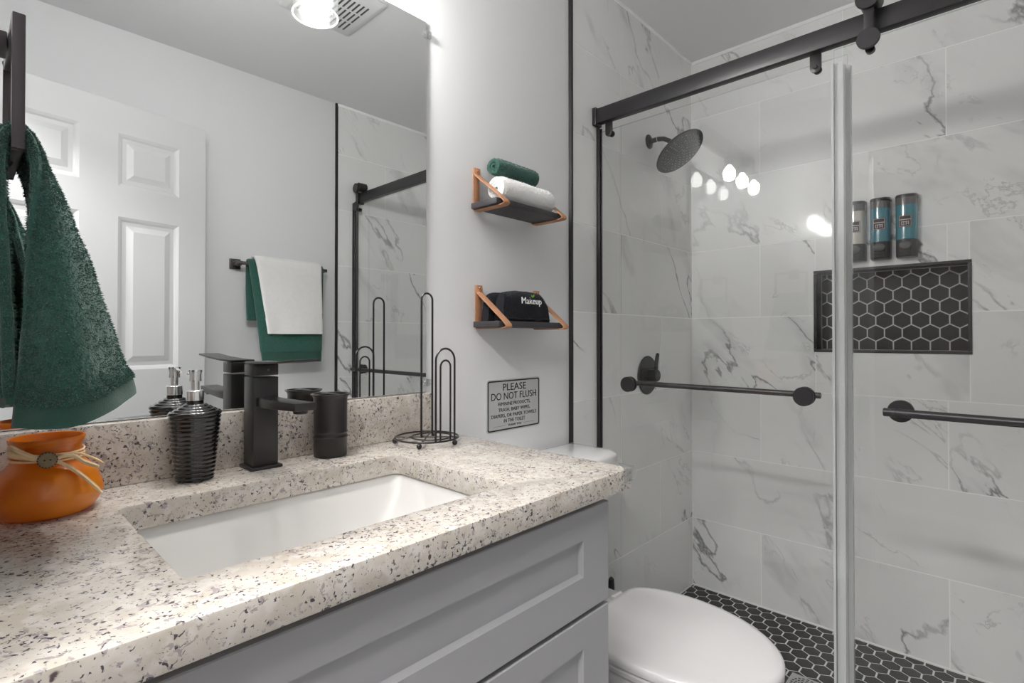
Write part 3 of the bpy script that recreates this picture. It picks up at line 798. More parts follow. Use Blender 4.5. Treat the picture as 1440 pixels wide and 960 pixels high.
bt.cyl(bp0, bp0 + cd * 0.0032, 0.0105, 28, bev=0.0008)
build('button', bt, M['button'], ja)
bh = MB()
for sgn in (-1, 1):
    q = bp0 + cd * 0.0033 + sd_ * 0.003 * sgn
    bh.cyl(q, q + cd * 0.0004, 0.0012, 10)
for k in range(18):
    a = 2 * PI * k / 18; q = bp0 + cd * 0.0030 + sd_ * 0.0098 * math.cos(a) + Vector((0, 0, 0.0098 * math.sin(a)))
    bh.cyl(q, q + cd * 0.0010, 0.0009, 6)
build('button_stitching', bh, M['ink'], ja)

# ------------------------------------------------------------------ towel ring and its green towel
tr_ = empty('towel_ring', (XL, -0.2175, 1.42), 'square dark bronze towel ring on the wall beside the mirror', 'towel ring')
RX0, RX1, RY0, RY1, RZ0, RZ1, RB = 0.0395, 0.0505, -0.300, -0.135, 1.340, 1.487, 0.011
mb = MB().box((RX0, RY0, RZ0), (RX1, RY0 + RB, RZ1)).box((RX0, RY1 - RB, RZ0), (RX1, RY1, RZ1)).box((RX0, RY0 + RB, RZ1 - RB), (RX1, RY1 - RB, RZ1)).box((RX0, RY0 + RB, RZ0), (RX1, RY1 - RB, RZ0 + RB))
build('ring_frame', mb, M['bronze'], tr_, weld=True, bevel=0.0012)
build('mount_post', MB().box((XL + 0.008, -0.230, 1.468), (RX0 - 0.0003, -0.205, 1.492)).box((XL + 0.0003, -0.244, 1.454), (XL + 0.008, -0.191, 1.506)), M['bronze'], tr_, bevel=0.0015)

def cr_rows(rows, n):
    """Catmull-Rom between rows of 3D points"""
    out = []
    for i in range(len(rows) - 1):
        a, b, c, d = rows[max(i - 1, 0)], rows[i], rows[i + 1], rows[min(i + 2, len(rows) - 1)]
        for k in range(n):
            t = k / n
            out.append([tuple(0.5 * ((2 * q) + (r - p) * t + (2 * p - 5 * q + 4 * r - s) * t * t + (-p + 3 * q - 3 * r + s) * t ** 3) for p, q, r, s in zip(P0, P1, P2, P3)) for P0, P1, P2, P3 in zip(a, b, c, d)])
    out.append(list(rows[-1])); return out
def resample_cols(row, n):
    return cr_rows([[p] for p in row], n)
def cloth(rows, nr_, nc, thick):
    g = cr_rows([[p[0] for p in resample_cols(r, nc)] for r in rows], nr_)
    R, C = len(g), len(g[0])
    V = [[Vector(p) for p in r] for r in g]
    Nn = [[None] * C for _ in range(R)]
    for i in range(R):
        for j in range(C):
            du = V[min(i + 1, R - 1)][j] - V[max(i - 1, 0)][j]; dv = V[i][min(j + 1, C - 1)] - V[i][max(j - 1, 0)]
            k = du.cross(dv); Nn[i][j] = k.normalized() if k.length > 1e-12 else Vector((0, 0, 1))
    return V, Nn, R, C
def cloth_mesh(V, Nn, R, C, th):
    m = MB(); o = []
    for i in range(R):
        ring = []
        for j in range(C): ring.append(V[i][j] + Nn[i][j] * th / 2)
        for e in (0.6, 0.0, -0.6):   # rounded long edge
            ring.append(V[i][C - 1] + Nn[i][C - 1] * th / 2 * e * 1.2 + (V[i][C - 1] - V[i][C - 2]).normalized() * th * 0.5 * math.sqrt(1 - (e * 0.9) ** 2))
        for j in range(C - 1, -1, -1): ring.append(V[i][j] - Nn[i][j] * th / 2)
        for e in (-0.6, 0.0, 0.6):
            ring.append(V[i][0] + Nn[i][0] * th / 2 * e * 1.2 + (V[i][0] - V[i][1]).normalized() * th * 0.5 * math.sqrt(1 - (e * 0.9) ** 2))
        o.append(ring)
    m.rings(o)
    return m
def tufts(m, V, Nn, R, C, th, count, L, rnd, skip):
    """short terry loops standing on both faces and on the long edges"""
    for _ in range(count):
        u = rnd.random() * (R - 1.001); v = rnd.random() * (C - 1.001)
        if skip(u / (R - 1)): continue
        i, j = int(u), int(v); fu, fv = u - i, v - j
        p = V[i][j].lerp(V[i + 1][j], fu).lerp(V[i][j + 1].lerp(V[i + 1][j + 1], fu), fv)
        n = (Nn[i][j] * (1 - fu) + Nn[i + 1][j] * fu).normalized()
        s = 1 if rnd.random() < 0.72 else -1
        if rnd.random() < 0.13:
            j = 0 if rnd.random() < 0.5 else C - 1
            q = V[i][j].lerp(V[i + 1][j], fu); out = (V[i][j] - V[i][1 if j == 0 else C - 2]).normalized()
            n = (out + n * (rnd.random() - 0.5) * 1.6).normalized(); p = q + n * th * 0.42
        else:
            n = n * s; p = p + n * th * 0.46
        d = (n + Vector((rnd.uniform(-.8, .8), rnd.uniform(-.8, .8), rnd.uniform(-1.1, 0.4)))).normalized()
        a = d.orthogonal().normalized(); b = d.cross(a); ang = rnd.random() * 6.28
        a, b = a * math.cos(ang) + b * math.sin(ang), b * math.cos(ang) - a * math.sin(ang)
        ww = L * 0.20; ll = L * rnd.uniform(0.6, 1.15)
        m.add([p + a * ww, p + a * (-0.5 * ww) + b * (0.87 * ww), p + a * (-0.5 * ww) - b * (0.87 * ww), p + d * ll], [(0, 1, 3), (1, 2, 3), (2, 0, 3)])
gt = empty('hand_towel', (0.045, -0.2175, 1.05), 'dark green terry hand towel hanging from the square towel ring', 'towel')
left_bot = [(0.0395, -0.322, 1.066), (0.040, -0.290, 1.060), (0.030, -0.23, 1.060), (0.026, -0.17, 1.062), (0.022, -0.11, 1.066)]
left_lo = [(0.0385, -0.316, 1.10), (0.039, -0.288, 1.10), (0.030, -0.23, 1.10), (0.027, -0.17, 1.10), (0.023, -0.112, 1.10)]
left_mid = [(0.034, -0.300, 1.22), (0.0345, -0.275, 1.22), (0.028, -0.225, 1.22), (0.026, -0.17, 1.22), (0.024, -0.125, 1.22)]
left_up = [(0.0310, -0.286, 1.335), (0.030, -0.26, 1.335), (0.0285, -0.22, 1.335), (0.028, -0.18, 1.335), (0.028, -0.147, 1.335)]
crest = [(0.0455, -0.286, 1.366), (0.0455, -0.255, 1.368), (0.0455, -0.22, 1.368), (0.0455, -0.18, 1.368), (0.0455, -0.147, 1.366)]
r_up = [(0.0600, -0.287, 1.335), (0.066, -0.270, 1.335), (0.070, -0.235, 1.335), (0.069, -0.18, 1.335), (0.062, -0.147, 1.335)]
r_mid = [(0.0570, -0.300, 1.22), (0.083, -0.306, 1.22), (0.108, -0.262, 1.22), (0.106, -0.185, 1.22), (0.085, -0.130, 1.22)]
r_lo = [(0.0520, -0.318, 1.11), (0.088, -0.345, 1.105), (0.138, -0.268, 1.108), (0.135, -0.180, 1.11), (0.105, -0.115, 1.11)]
r_hem = [(0.0460, -0.326, 1.066), (0.088, -0.352, 1.064), (0.148, -0.270, 1.084), (0.145, -0.178, 1.085), (0.112, -0.112, 1.085)]
r_bot = [(0.0440, -0.329, 1.042), (0.090, -0.356, 1.042), (0.152, -0.270, 1.064), (0.148, -0.177, 1.066), (0.114, -0.111, 1.066)]
rows = [left_bot, left_lo, left_mid, left_up, crest, r_up, r_mid, r_lo, r_hem, r_bot]
V, Nn, R, C = cloth(rows, 9, 12, 0.011)
rn = random.Random(7)
for i in range(R):
    for j in range(C):
        p = V[i][j]
        k = mnoise.noise(p * 28.0) * 0.0022
        V[i][j] = p + Nn[i][j] * k
hemrow = lambda f: f > 8.02 / 9.0 or f < 0.55 / 9.0
# towel body, with flat woven hems as their own parts
ib = int(0.5 + 8 * 9); ia = 5
body = cloth_mesh(V[ia:ib + 1], Nn[ia:ib + 1], ib + 1 - ia, C, 0.011)
tufts(body, V, Nn, R, C, 0.011, 52000, 0.0042, rn, hemrow)
build('terry_cloth', body, M['green'], gt, smooth=60)
build('hem_band', cloth_mesh(V[ib - 1:], Nn[ib - 1:], R - ib + 1, C, 0.0095), M['greenhem'], gt, smooth=60)
build('hem_band', cloth_mesh(V[:ia + 2], Nn[:ia + 2], ia + 2, C, 0.0095), M['greenhem'], gt, smooth=60)

# ------------------------------------------------------------------ vanity light
vl = empty('vanity_light', (0.3925, 0.0, 2.0), 'three lamp vanity light with clear glass shades over the mirror', 'light')
build('backplate', MB().box((0.085, -0.0004, 2.062), (0.700, -0.022, 2.160)), M['plate'], vl, bevel=0.004)
LY = -0.088
for x in (0.562, 0.3925, 0.225):
    build('arm', MB().tube([(x, -0.0215, 2.100), (x, -0.05, 2.102), (x, -0.076, 2.096), (x, LY, 2.078), (x, LY, 2.018)], 0.007, 10), M['plate'], vl)
    so = build('socket', MB().lathe([(0.010, 2.018), (0.024, 2.012), (0.024, 1.992), (0.018, 1.988), (0.018, 1.972)], (x, LY, 0), 24), M['plate'], vl)
    pr = [(0.0175, 1.990), (0.040, 1.990), (0.0475, 1.984), (0.050, 1.975), (0.050, 1.872), (0.0478, 1.872), (0.0478, 1.974), (0.0395, 1.9876), (0.0175, 1.9876)]
    build('glass_shade', MB().lathe(pr, (x, LY, 0), 36, cap0=False, cap1=False), M['shade'], vl)
    for zz, rr_, tt in ((1.8725, 0.0489, 0.0019), (1.9855, 0.0455, 0.0015)):
        build('rim_glint', MB().tube(circ(x, LY, rr_, zz, 40), tt, 8, True), M['seal'], vl)  # added pale ring imitating light caught on the glass rim
    pb = spl([(0.010, 1.972), (0.013, 1.966), (0.0255, 1.948), (0.0285, 1.930), (0.022, 1.907), (0.010, 1.8985), (0.0005, 1.8975)], 4)
    build('bulb', MB().lathe(pb, (x, LY, 0), 24), M['bulb'], vl, smooth=80)

# ------------------------------------------------------------------ leather strap shelves
sh1 = empty('strap_shelf', (1.106, 0.0, 1.487), 'small dark shelf on tan leather straps holding the rolled towels', 'shelf', 'strap shelves beside the mirror')
build('board', MB().box((0.968, -0.0065, 1.487), (1.246, -0.105, 1.503)), M['board'], sh1, bevel=0.001)
for xs in (0.990, 1.234):
    path = [(xs, -0.0022, 1.604), (xs, -0.0022, 1.500), (xs, -0.0024, 1.488), (xs, -0.0060, 1.4846), (xs, -0.04, 1.4846), (xs, -0.104, 1.4846), (xs, -0.114, 1.4852), (xs, -0.121, 1.4880), (xs, -0.1195, 1.4935), (xs, -0.108, 1.5040), (xs, -0.060, 1.5420), (xs, -0.012, 1.5795), (xs, -0.0062, 1.586), (xs, -0.0056, 1.604)]
    st = build('strap', MB().ribbon(path, (1, 0, 0), 0.024, 0.0028), M['leather'], sh1, bevel=0.0006)
    for z in (1.596, 1.584):
        build('screw', MB().sphere((xs, -0.0076, z), 0.0028, 12, 8), M['brass'], st)
def copy_tree(o, parent=None):
    c = o.copy(); COL.objects.link(c)
    if parent is not None: c.parent = parent
    for ch in list(o.children): copy_tree(ch, c)
    return c
sh2 = copy_tree(sh1); sh2.location = (1.114, 0.0, 1.487 - 0.324)
sh2['label'] = 'small dark shelf on tan leather straps holding the black folded towels'

def fuzz(m, count, L, rnd):
    """short terry loops all over the faces of m"""
    F = [f for f in m.f if len(f) <= 4]; W = []; acc = 0
    for f in F:
        a, b, c = (Vector(m.v[i]) for i in f[:3]); acc += (b - a).cross(c - a).length; W.append(acc)
    import bisect
    for _ in range(count):
        f = F[min(len(F) - 1, bisect.bisect(W, rnd.random() * acc))]
        q = [Vector(m.v[i]) for i in f]; u, v = rnd.random(), rnd.random()
        p = q[0].lerp(q[1], u).lerp(q[-1].lerp(q[2], u), v); n = (q[1] - q[0]).cross(q[2] - q[0])
        if n.length < 1e-12: continue
        n.normalize(); n = n * (1 if rnd.random() < 0.5 else -1)
        d = (n + Vector([rnd.uniform(-.7, .7) for _ in range(3)])).normalized()
        a = d.orthogonal().normalized(); b = d.cross(a); w_ = L * 0.22; l_ = L * rnd.uniform(0.6, 1.2)
        m.add([p + a * w_, p - a * w_ * 0.5 + b * w_ * 0.87, p - a * w_ * 0.5 - b * w_ * 0.87, p + d * l_], [(0, 1, 3), (1, 2, 3), (2, 0, 3)])
def roll(x0, x1, cyv_, cz, r0, turns, th, mat, name, label, group=None, squash=1.0, seed=0):
    m = MB(); n = 26 * turns
    pts_o, pts_i = [], []
    for k in range(n + 1):
        a = 2 * PI * turns * k / n
        r = r0 - (r0 - th * 0.9) * (k / n)
        wob = 1 + 0.02 * mnoise.noise(Vector((a, seed, 0)))
        pts_o.append((r * wob * math.cos(-a - 1.9), r * wob * math.sin(-a - 1.9)))
        ri = r - th * 0.86
        pts_i.append((max(ri, 0.0005) * wob * math.cos(-a - 1.9), max(ri, 0.0005) * wob * math.sin(-a - 1.9)))
    sect = pts_o + pts_i[::-1]
    NX_ = 14
    rings = []
    for i in range(NX_ + 1):
        t = i / NX_; x = x0 + (x1 - x0) * t
        edge = 1.0 - 0.10 * max(0, 1 - min(t, 1 - t) * NX_)
        ring = []
        for k, (y, z) in enumerate(sect):
            f = 1 + 0.035 * mnoise.noise(Vector((x * 30 + seed, y * 30, z * 30)))
            lay = (k if k <= n else 2 * n + 1 - k) / n
            off = (-0.004 * lay if i == NX_ else 0.004 * lay if i == 0 else 0)
            ring.append((x + off, cyv_ + y * f * edge, cz + z * f * edge * squash))
        rings.append(ring)
    m.rings(rings, cap0=False, cap1=False)
    L2 = len(sect)
    for base in (0, NX_ * L2):
        for k in range(n):
            m.f.append([base + k, base + k + 1, base + L2 - 2 - k, base + L2 - 1 - k]); m.mi.append(0)
    fuzz(m, 16000, 0.0030, random.Random(seed))
    o = build(name, m, mat, smooth=60)
    based(o, ((x0 + x1) / 2, cyv_, cz - r0 * squash)); tag(o, label, 'towel', group)
    return o
roll(1.007, 1.226, -0.060, 1.503 + 0.0385, 0.0395, 3, 0.0125, M['white'], 'rolled_towel', 'white rolled towel lying on the upper strap shelf', squash=0.96, seed=1, group='rolled towels on the upper shelf')
roll(1.020, 1.190, -0.036, 1.6095, 0.0305, 2, 0.0135, M['green'], 'rolled_towel', 'small dark green rolled towel on top of the white roll', squash=0.92, seed=5, group='rolled towels on the upper shelf')

def folded(x0, x1, y0, y1, z0, h, lean, mat, name, label, seed):
    m = MB(); n = 26
    rings = []
    for i in range(n + 1):
        t = i / n; x = x0 + (x1 - x0) * t
        top = h * (1 - 0.10 * abs(2 * t - 1) ** 3 - (0.22 * max(0, (t - 0.8) / 0.2) ** 2)) + 0.003 * mnoise.noise(Vector((x * 22, seed, 0)))
        ring = []
        d = (y1 - y0) / 2; c = (y0 + y1) / 2
        prof_ = [(-1, 0.0), (-1.06, 0.15), (-1.02, 0.5), (-0.95, 0.78), (-0.75, 0.93), (-0.35, 1.0), (0.1, 0.98), (0.55, 0.9), (0.9, 0.72), (1.0, 0.4), (1.0, 0.0)]
        for (u, v) in prof_:
            wv = 0.0025 * mnoise.noise(Vector((x * 30, u * 2 + seed, v * 3)))
            ring.append((x + (0.010 * (1 - v) * (t - 0.5) * 2), c + d * u + lean * v * h + wv, z0 + v * top))
        rings.append(ring)
    m.rings(rings)
    fuzz(m, 9000, 0.0022, random.Random(seed))
    e_ = empty(name, ((x0 + x1) / 2, (y0 + y1) / 2, z0), label, 'towel', 'folded towels on the lower shelf')
    build('terry_cloth', m, mat, e_, smooth=50)
    return e_
ZS2 = 1.503 - 0.324
folded(1.012, 1.130, -0.036, -0.011, ZS2, 0.083, 0.002, M['navy'], 'folded_towel', 'plain black folded towel behind the one with embroidery, lower shelf', 2)
ft = folded(1.030, 1.212, -0.076, -0.043, ZS2, 0.088, 0.012, M['navy'], 'folded_towel', 'black folded towel embroidered with white lettering on the lower shelf', 3)
hb = MB()
for dz_, q in ((0.007, 0.0012), (0.0105, 0.0008)):
    hb.tube([(1.036 + 0.182 * k / 20, -0.0795 + 0.0012 * math.sin(k * 1.3), ZS2 + dz_ + 0.0012 * math.sin(k * 0.8)) for k in range(21)], q, 6)
build('hem_piping', hb, M['dblack'], ft)
def on_front(u, v): return (u, -0.0782 + 0.012 * v, ZS2 + v)
T = Matrix(((1, 0, 0, 1.137), (0, 0.10, -0.995, -0.0765), (0, 0.995, 0.10, ZS2 + 0.0495), (0, 0, 0, 1)))
build('embroidered_lettering', text_mesh([('Makeup', 0.027, 0.004, 0.003, 0.086)], T, 0.0008), M['thread'], ft, smooth=0)
lf = MB()
for a, l_ in ((2.2, 0.010), (0.9, 0.013)):
    q = [T @ Vector((0.008 + l_ * t * math.cos(a) - 0.0030 * math.sin(PI * t) * s * math.sin(a), 0.0215 + l_ * t * math.sin(a) + 0.0030 * math.sin(PI * t) * s * math.cos(a), 0.0012)) for s, ts in ((1, (0, .3, .6, 1)), (-1, (.6, .3))) for t in ts]
    lf.add(q, [tuple(range(6))])
build('embroidered_leaf', lf, M['leaf'], ft, smooth=0)

# ------------------------------------------------------------------ sign
SX0, SX1, SZ0, SZ1 = 1.032, 1.262, 0.862, 1.013
sg_ = empty('toilet_sign', ((SX0 + SX1) / 2, 0.0, SZ0), 'silver please do not flush sign on the wall above the toilet', 'sign')
cxs, czs, hxs, hzs = (SX0 + SX1) / 2, (SZ0 + SZ1) / 2, (SX1 - SX0) / 2, (SZ1 - SZ0) / 2
mb = MB().rings([[(x, -0.0003, z) for x, z in rrect(cxs, czs, hxs, hzs, 0.008)], [(x, -0.0018, z) for x, z in rrect(cxs, czs, hxs, hzs, 0.008)]])
build('sign_plate', mb, M['alu'], sg_, smooth=0)
a_ = rrect(cxs, czs, hxs - 0.003, hzs - 0.003, 0.007); b_ = rrect(cxs, czs, hxs - 0.0068, hzs - 0.0068, 0.005)
mb = MB().rings([[(x, -0.0019, z) for x, z in a_], [(x, -0.0023, z) for x, z in a_], [(x, -0.0023, z) for x, z in b_], [(x, -0.0019, z) for x, z in b_]], False, False)
build('sign_border', mb, M['ink'], sg_, smooth=0)
T = Matrix(((1, 0, 0, cxs), (0, 0, -1, -0.0021), (0, 1, 0, SZ0), (0, 0, 0, 1)))
lines = [('PLEASE', 0.0295, 0.0, 0.1180, 0.100), ('DO NOT FLUSH', 0.0295, 0, 0.0920, 0.194), ('FEMININE PRODUCTS,', 0.0145, 0, 0.0745, 0.140), ('TRASH, BABY WIPES,', 0.0145, 0, 0.0575, 0.138), ('DIAPERS, OR PAPER TOWELS', 0.0145, 0, 0.0405, 0.194), ('IN THE TOILET', 0.0145, 0, 0.0250, 0.092), ('THANK YOU', 0.0088, 0, 0.0128, 0.058)]
tm = text_mesh(lines, T)
for s in (-1, 1): tm.add([(cxs + s * 0.040, -0.0021, SZ0 + 0.0156), (cxs + s * 0.088, -0.0021, SZ0 + 0.0156), (cxs + s * 0.088, -0.0021, SZ0 + 0.0162), (cxs + s * 0.040, -0.0021, SZ0 + 0.0162)], [(0, 1, 2, 3)])
build('sign_lettering', tm, M['ink'], sg_, smooth=0)

# ------------------------------------------------------------------ toilet
TXc = 1.190
to = empty('toilet', (TXc, -0.36, 0.0), 'white toilet with closed lid between the vanity and the shower', 'toilet')
def seat_outline(s=1.0, z=0.0, dy=0.0, rear=-0.292):
    pts = []
    yc, a, b = -0.470, 0.190, 0.258
    for k in range(33):
        t = -PI / 2 + PI * (k - 16) / 32 * 1.0
        pts.append((TXc + a * math.sin(PI * (k - 16) / 32) , yc - b * math.cos(PI * (k - 16) / 32)))
    pts[0] = (TXc - a, yc); pts[-1] = (TXc + a, yc)
    rr = [(0.1885, -0.43), (0.181, -0.39), (0.168, -0.35), (0.150, -0.318), (0.132, -0.300), (0.110, rear), (0.05, rear), (0.0, rear)]
    right = [(TXc + x, y) for x, y in rr]; left = [(TXc - x, y) for x, y in rr[:-1]][::-1]
    pts = pts + right + left
    c = (TXc, -0.49)
    return [(c[0] + (x - c[0]) * s, c[1] + (y - c[1]) * s + dy, z) for x, y in pts]
# lid / seat / bowl
build('toilet_lid', MB().rings([seat_outline(0.975, 0.4135), seat_outline(0.998, 0.4150), seat_outline(1.0, 0.4215), seat_outline(0.992, 0.4285), seat_outline(0.965, 0.4330), seat_outline(0.90, 0.4352), seat_outline(0.6, 0.4368), seat_outline(0.2, 0.4374)]), M['lidw'], to, smooth=40)
build('toilet_seat', MB().rings([seat_outline(0.96, 0.3955), seat_outline(0.990, 0.3970), seat_outline(0.993, 0.4070), seat_outline(0.975, 0.4115)]), M['lidw'], to, smooth=40)
bw = MB().rings([seat_outline(0.62, 0.0, 0.02), seat_outline(0.60, 0.02, 0.02), seat_outline(0.56, 0.10, 0.03), seat_outline(0.62, 0.19, 0.02), seat_outline(0.80, 0.28, 0.008), seat_outline(0.945, 0.345), seat_outline(0.97, 0.365), seat_outline(0.97, 0.388), seat_outline(0.955, 0.3935)])
def rr3(cx, cy_, hx, hy, r, z): return [(x, y, z) for x, y in rrect(cx, cy_, hx, hy, r)]
bw.rings([rr3(TXc, -0.20, 0.10, 0.16, 0.04, 0.0), rr3(TXc, -0.20, 0.095, 0.15, 0.04, 0.05), rr3(TXc, -0.20, 0.11, 0.16, 0.04, 0.25), rr3(TXc, -0.19, 0.17, 0.165, 0.05, 0.345), rr3(TXc, -0.19, 0.175, 0.165, 0.05, 0.376)])
build('toilet_bowl', bw, M['ceramic'], to, smooth=45)
for s in (-1, 1): build('seat_hinge', MB().cyl((TXc + s * 0.07 - 0.02, -0.284, 0.420), (TXc + s * 0.07 + 0.02, -0.284, 0.420), 0.0095, 16, bev=0.002).box((TXc + s * 0.07 - 0.015, -0.298, 0.3962), (TXc + s * 0.07 + 0.015, -0.272, 0.4105)), M['lidw'], to)
def tank_outline(hx, y0, y1, bow, z, r=0.03, n=12):
    pts = [(TXc + hx, y0), (TXc - hx, y0)]
    fr = []
    for k in range(n + 1):
        u = -1 + 2 * k / n; fr.append((TXc + hx * u, y1 - bow * (1 - u * u)))
    # rounded front corners
    fr[0] = (TXc - hx, y1 + r); fr.insert(1, (TXc - hx + r * 0.3, y1 + r * 0.3)); fr[2] = (TXc - hx + r, y1 - bow * 0.25)
    fr[-1] = (TXc + hx, y1 + r); fr.insert(-1, (TXc + hx - r * 0.3, y1 + r * 0.3)); fr[-3] = (TXc + hx - r, y1 - bow * 0.25)
    return [(x, y, z) for x, y in pts + fr]
build('tank', MB().rings([tank_outline(0.175, -0.014, -0.165, 0.012, 0.378), tank_outline(0.205, -0.014, -0.178, 0.018, 0.45), tank_outline(0.215, -0.014, -0.182, 0.020, 0.752)]), M['ceramic'], to, smooth=40, bevel=0.0)
build('tank_lid', MB().rings([tank_outline(0.222, -0.012, -0.188, 0.022, 0.7530), tank_outline(0.230, -0.010, -0.196, 0.024, 0.757), tank_outline(0.231, -0.010, -0.197, 0.024, 0.772), tank_outline(0.228, -0.012, -0.194, 0.024, 0.781), tank_outline(0.215, -0.02, -0.180, 0.024, 0.7875), tank_outline(0.18, -0.035, -0.15, 0.02, 0.790), tank_outline(0.08, -0.06, -0.10, 0.01, 0.791)]), M['ceramic'], to, smooth=50)

# toilet brush
BX, BY = 1.459, -0.137
br = empty('toilet_brush', (BX, BY, 0.0), 'black toilet brush standing on the floor behind the toilet', 'toilet brush')
build('brush_canister', MB().lathe([(0.034, 0.0), (0.036, 0.003), (0.032, 0.16), (0.034, 0.17), (0.031, 0.17), (0.029, 0.01)], (BX, BY, 0), 28), M['black'], br)
build('brush_handle', MB().tube([(BX, BY, 0.02), (BX, BY, 0.20), (BX, BY, 0.26), (BX, BY, 0.33), (BX, BY, 0.356), (BX, BY, 0.363)], [0.006, 0.006, 0.0085, 0.0105, 0.009, 0.003], 14), M['black'], br)

# ------------------------------------------------------------------ towel bar on the opposite wall
BZ, BYc = 1.482, YO + 0.072
tbar = empty('towel_bar', (1.09, YO, BZ), 'black square towel bar on the wall opposite the mirror', 'towel bar')
build('bar', MB().box((0.885, BYc - 0.0075, BZ - 0.0075), (1.330, BYc + 0.0075, BZ + 0.0075)), M['bronze'], tbar, bevel=0.001)
for x in (0.905, 1.312):
    build('mount', MB().box((x - 0.024, YO + 0.0003, BZ - 0.024), (x + 0.024, YO + 0.010, BZ + 0.024)).box((x - 0.011, YO + 0.010, BZ - 0.011), (x + 0.011, BYc - 0.0076, BZ + 0.011)), M['bronze'], tbar, bevel=0.0015)
def drape(xl, xr, zc, y_c, half, z_front, z_back, skew_l, skew_r, th, seed, xbl=None):
    """towel folded over the bar; front is towards the mirror (+Y)"""
    def row(f, y, z):
        a = xl + skew_l * f; b = xr + skew_r * f
        return [(a + (b - a) * k / 5, y + 0.006 * mnoise.noise(Vector((k * 0.9, seed, f * 1.5))) * f * 2, z + 0.004 * mnoise.noise(Vector((k, seed + 5, f)))) for k in range(6)]
    rows_ = [row(0.12 * (zc - z_back) / (zc - z_front), y_c - half, z_back), row(0.0, y_c - half, (z_back + zc) / 2), row(0, y_c - half, zc - 0.02), row(0, y_c, zc), row(0.0, y_c + half, zc - 0.02)]
    for f in (0.25, 0.5, 0.75, 1.0): rows_.append(row(f, y_c + half + 0.004 * f, zc - (zc - z_front) * f))
    return cloth(rows_, 6, 4, th)
bt_ = empty('bath_towel', (1.12, BYc, 1.01), 'large dark green bath towel over the black bar opposite the mirror', 'towel')
V, Nn, R, C = drape(0.942, 1.296, BZ + 0.0165, BYc, 0.0165, 1.012, 1.215, 0.062, -0.006, 0.010, 3.0)
build('terry_cloth', cloth_mesh(V[:-3], Nn[:-3], R - 3, C, 0.012), M['green'], bt_, smooth=60)
build('hem_band', cloth_mesh(V[-4:], Nn[-4:], 4, C, 0.009), M['greenhem'], bt_, smooth=60)
wt_ = empty('hand_towel', (1.13, BYc, 1.15), 'white hand towel hung over the green bath towel on the bar', 'towel')
V, Nn, R, C = drape(0.968, 1.276, BZ + 0.0335, BYc, 0.0315, 1.152, 1.30, 0.058, 0.010, 0.012, 9.0)
for i in range(R):
    f = i / (R - 1)
    if 0.80 < f < 0.87: 
        for j in range(C): V[i][j] = V[i][j] - Nn[i][j] * 0.0 
cut_ = R - 8
build('terry_cloth', cloth_mesh(V[:cut_ + 1], Nn[:cut_ + 1], cut_ + 1, C, 0.014), M['white'], wt_, smooth=60)
build('hem_band', cloth_mesh(V[cut_ - 1:cut_ + 4], Nn[cut_ - 1:cut_ + 4], 5, C, 0.011), M['white'], wt_, smooth=60)
build('hem_edge', cloth_mesh(V[cut_ + 2:], Nn[cut_ + 2:], R - cut_ - 2, C, 0.0145), M['white'], wt_, smooth=60)

# ------------------------------------------------------------------ shower enclosure
RX0_, RX1_, RZ0_, RZ1_ = 1.545, 1.574, 1.8885, 1.941
ra = empty('shower_rail', (1.56, -0.8, RZ0_), 'long matte black rail carrying the glass shower doors', 'rail')
build('rail_bar', MB().box((RX0_, YO + 0.02, RZ0_), (RX1_, -0.020, RZ1_)), M['black'], ra, bevel=0.003)
for y0, y1 in ((-0.0085, -0.024), (YO + 0.0085, YO + 0.024)):
    build('end_bracket', MB().box((RX0_ - 0.005, y0, RZ0_ - 0.006), (RX1_ + 0.005, y1, RZ1_ + 0.004)), M['black'], ra, bevel=0.002)
build('wall_channel', MB().box((1.513, YO + 0.0085, CZ), (1.5185, YO + 0.022, RZ0_ - 0.0065)).box((1.5275, YO + 0.0085, CZ), (1.545, YO + 0.022, RZ0_ - 0.0065)), M['black'], ra, bevel=0.001)
for y in (-0.060, -0.705):
    m = MB()
    o_ = [(y - 0.0135, 1.8895), (y - 0.0135, 1.856)] + [(y + 0.0135 * math.cos(a), 1.853 + 0.0135 * math.sin(a)) for a in [PI + PI * k / 8 for k in range(9)]] + [(y + 0.0135, 1.8895)]
    m.rings([[(1.5655, p, q) for p, q in o_], [(1.5715, p, q) for p, q in o_]])
    cl = build('glass_clip', m, M['black'], ra, bevel=0.0006)
    build('clip_screw', MB().cyl((1.5653, y, 1.853), (1.5615, y, 1.853), 0.0055, 16, bev=0.0015).cyl((1.5825, y, 1.853), (1.592, y, 1.853), 0.0105, 16, bev=0.001), M['black'], cl)
fp = empty('fixed_glass_panel', (1.576, -0.4, CZ), 'fixed clear glass shower panel next to the wall shelves', 'glass panel')
GX0, GX1 = 1.5730, 1.5810
def pane(x0, x1, y0, y1, z0, z1):
    m = MB().box((x0, y0, z0), (x1, y1, z1))
    for k, f in enumerate(m.f):   # faces: bottom, top, y0, x1, y1, x0
        m.mi[k] = 0 if k in (3, 5) else 1
    return m
build('glass_pane', pane(GX0, GX1, -0.012, -0.776, CZ + 0.004, 1.866), [M['glass'], M['gedge']], fp, smooth=0)
build('wall_channel', MB().box((GX0 - 0.007, -0.0085, CZ), (GX0 - 0.0003, -0.020, RZ0_ - 0.007)).box((GX1 + 0.0003, -0.0085, CZ), (GX1 + 0.007, -0.020, RZ0_ - 0.007)), M['black'], fp, bevel=0.001)
build('bottom_channel', MB().box((GX0 - 0.006, -0.025, CZ + 0.0003), (GX0 - 0.0003, -0.76, CZ + 0.018)), M['black'], fp, bevel=0.001)
def seal(xa, xb, y0, y1, z0, z1):
    m = MB().box((xa, y0, z0), (xb, y1, z1))
    return m
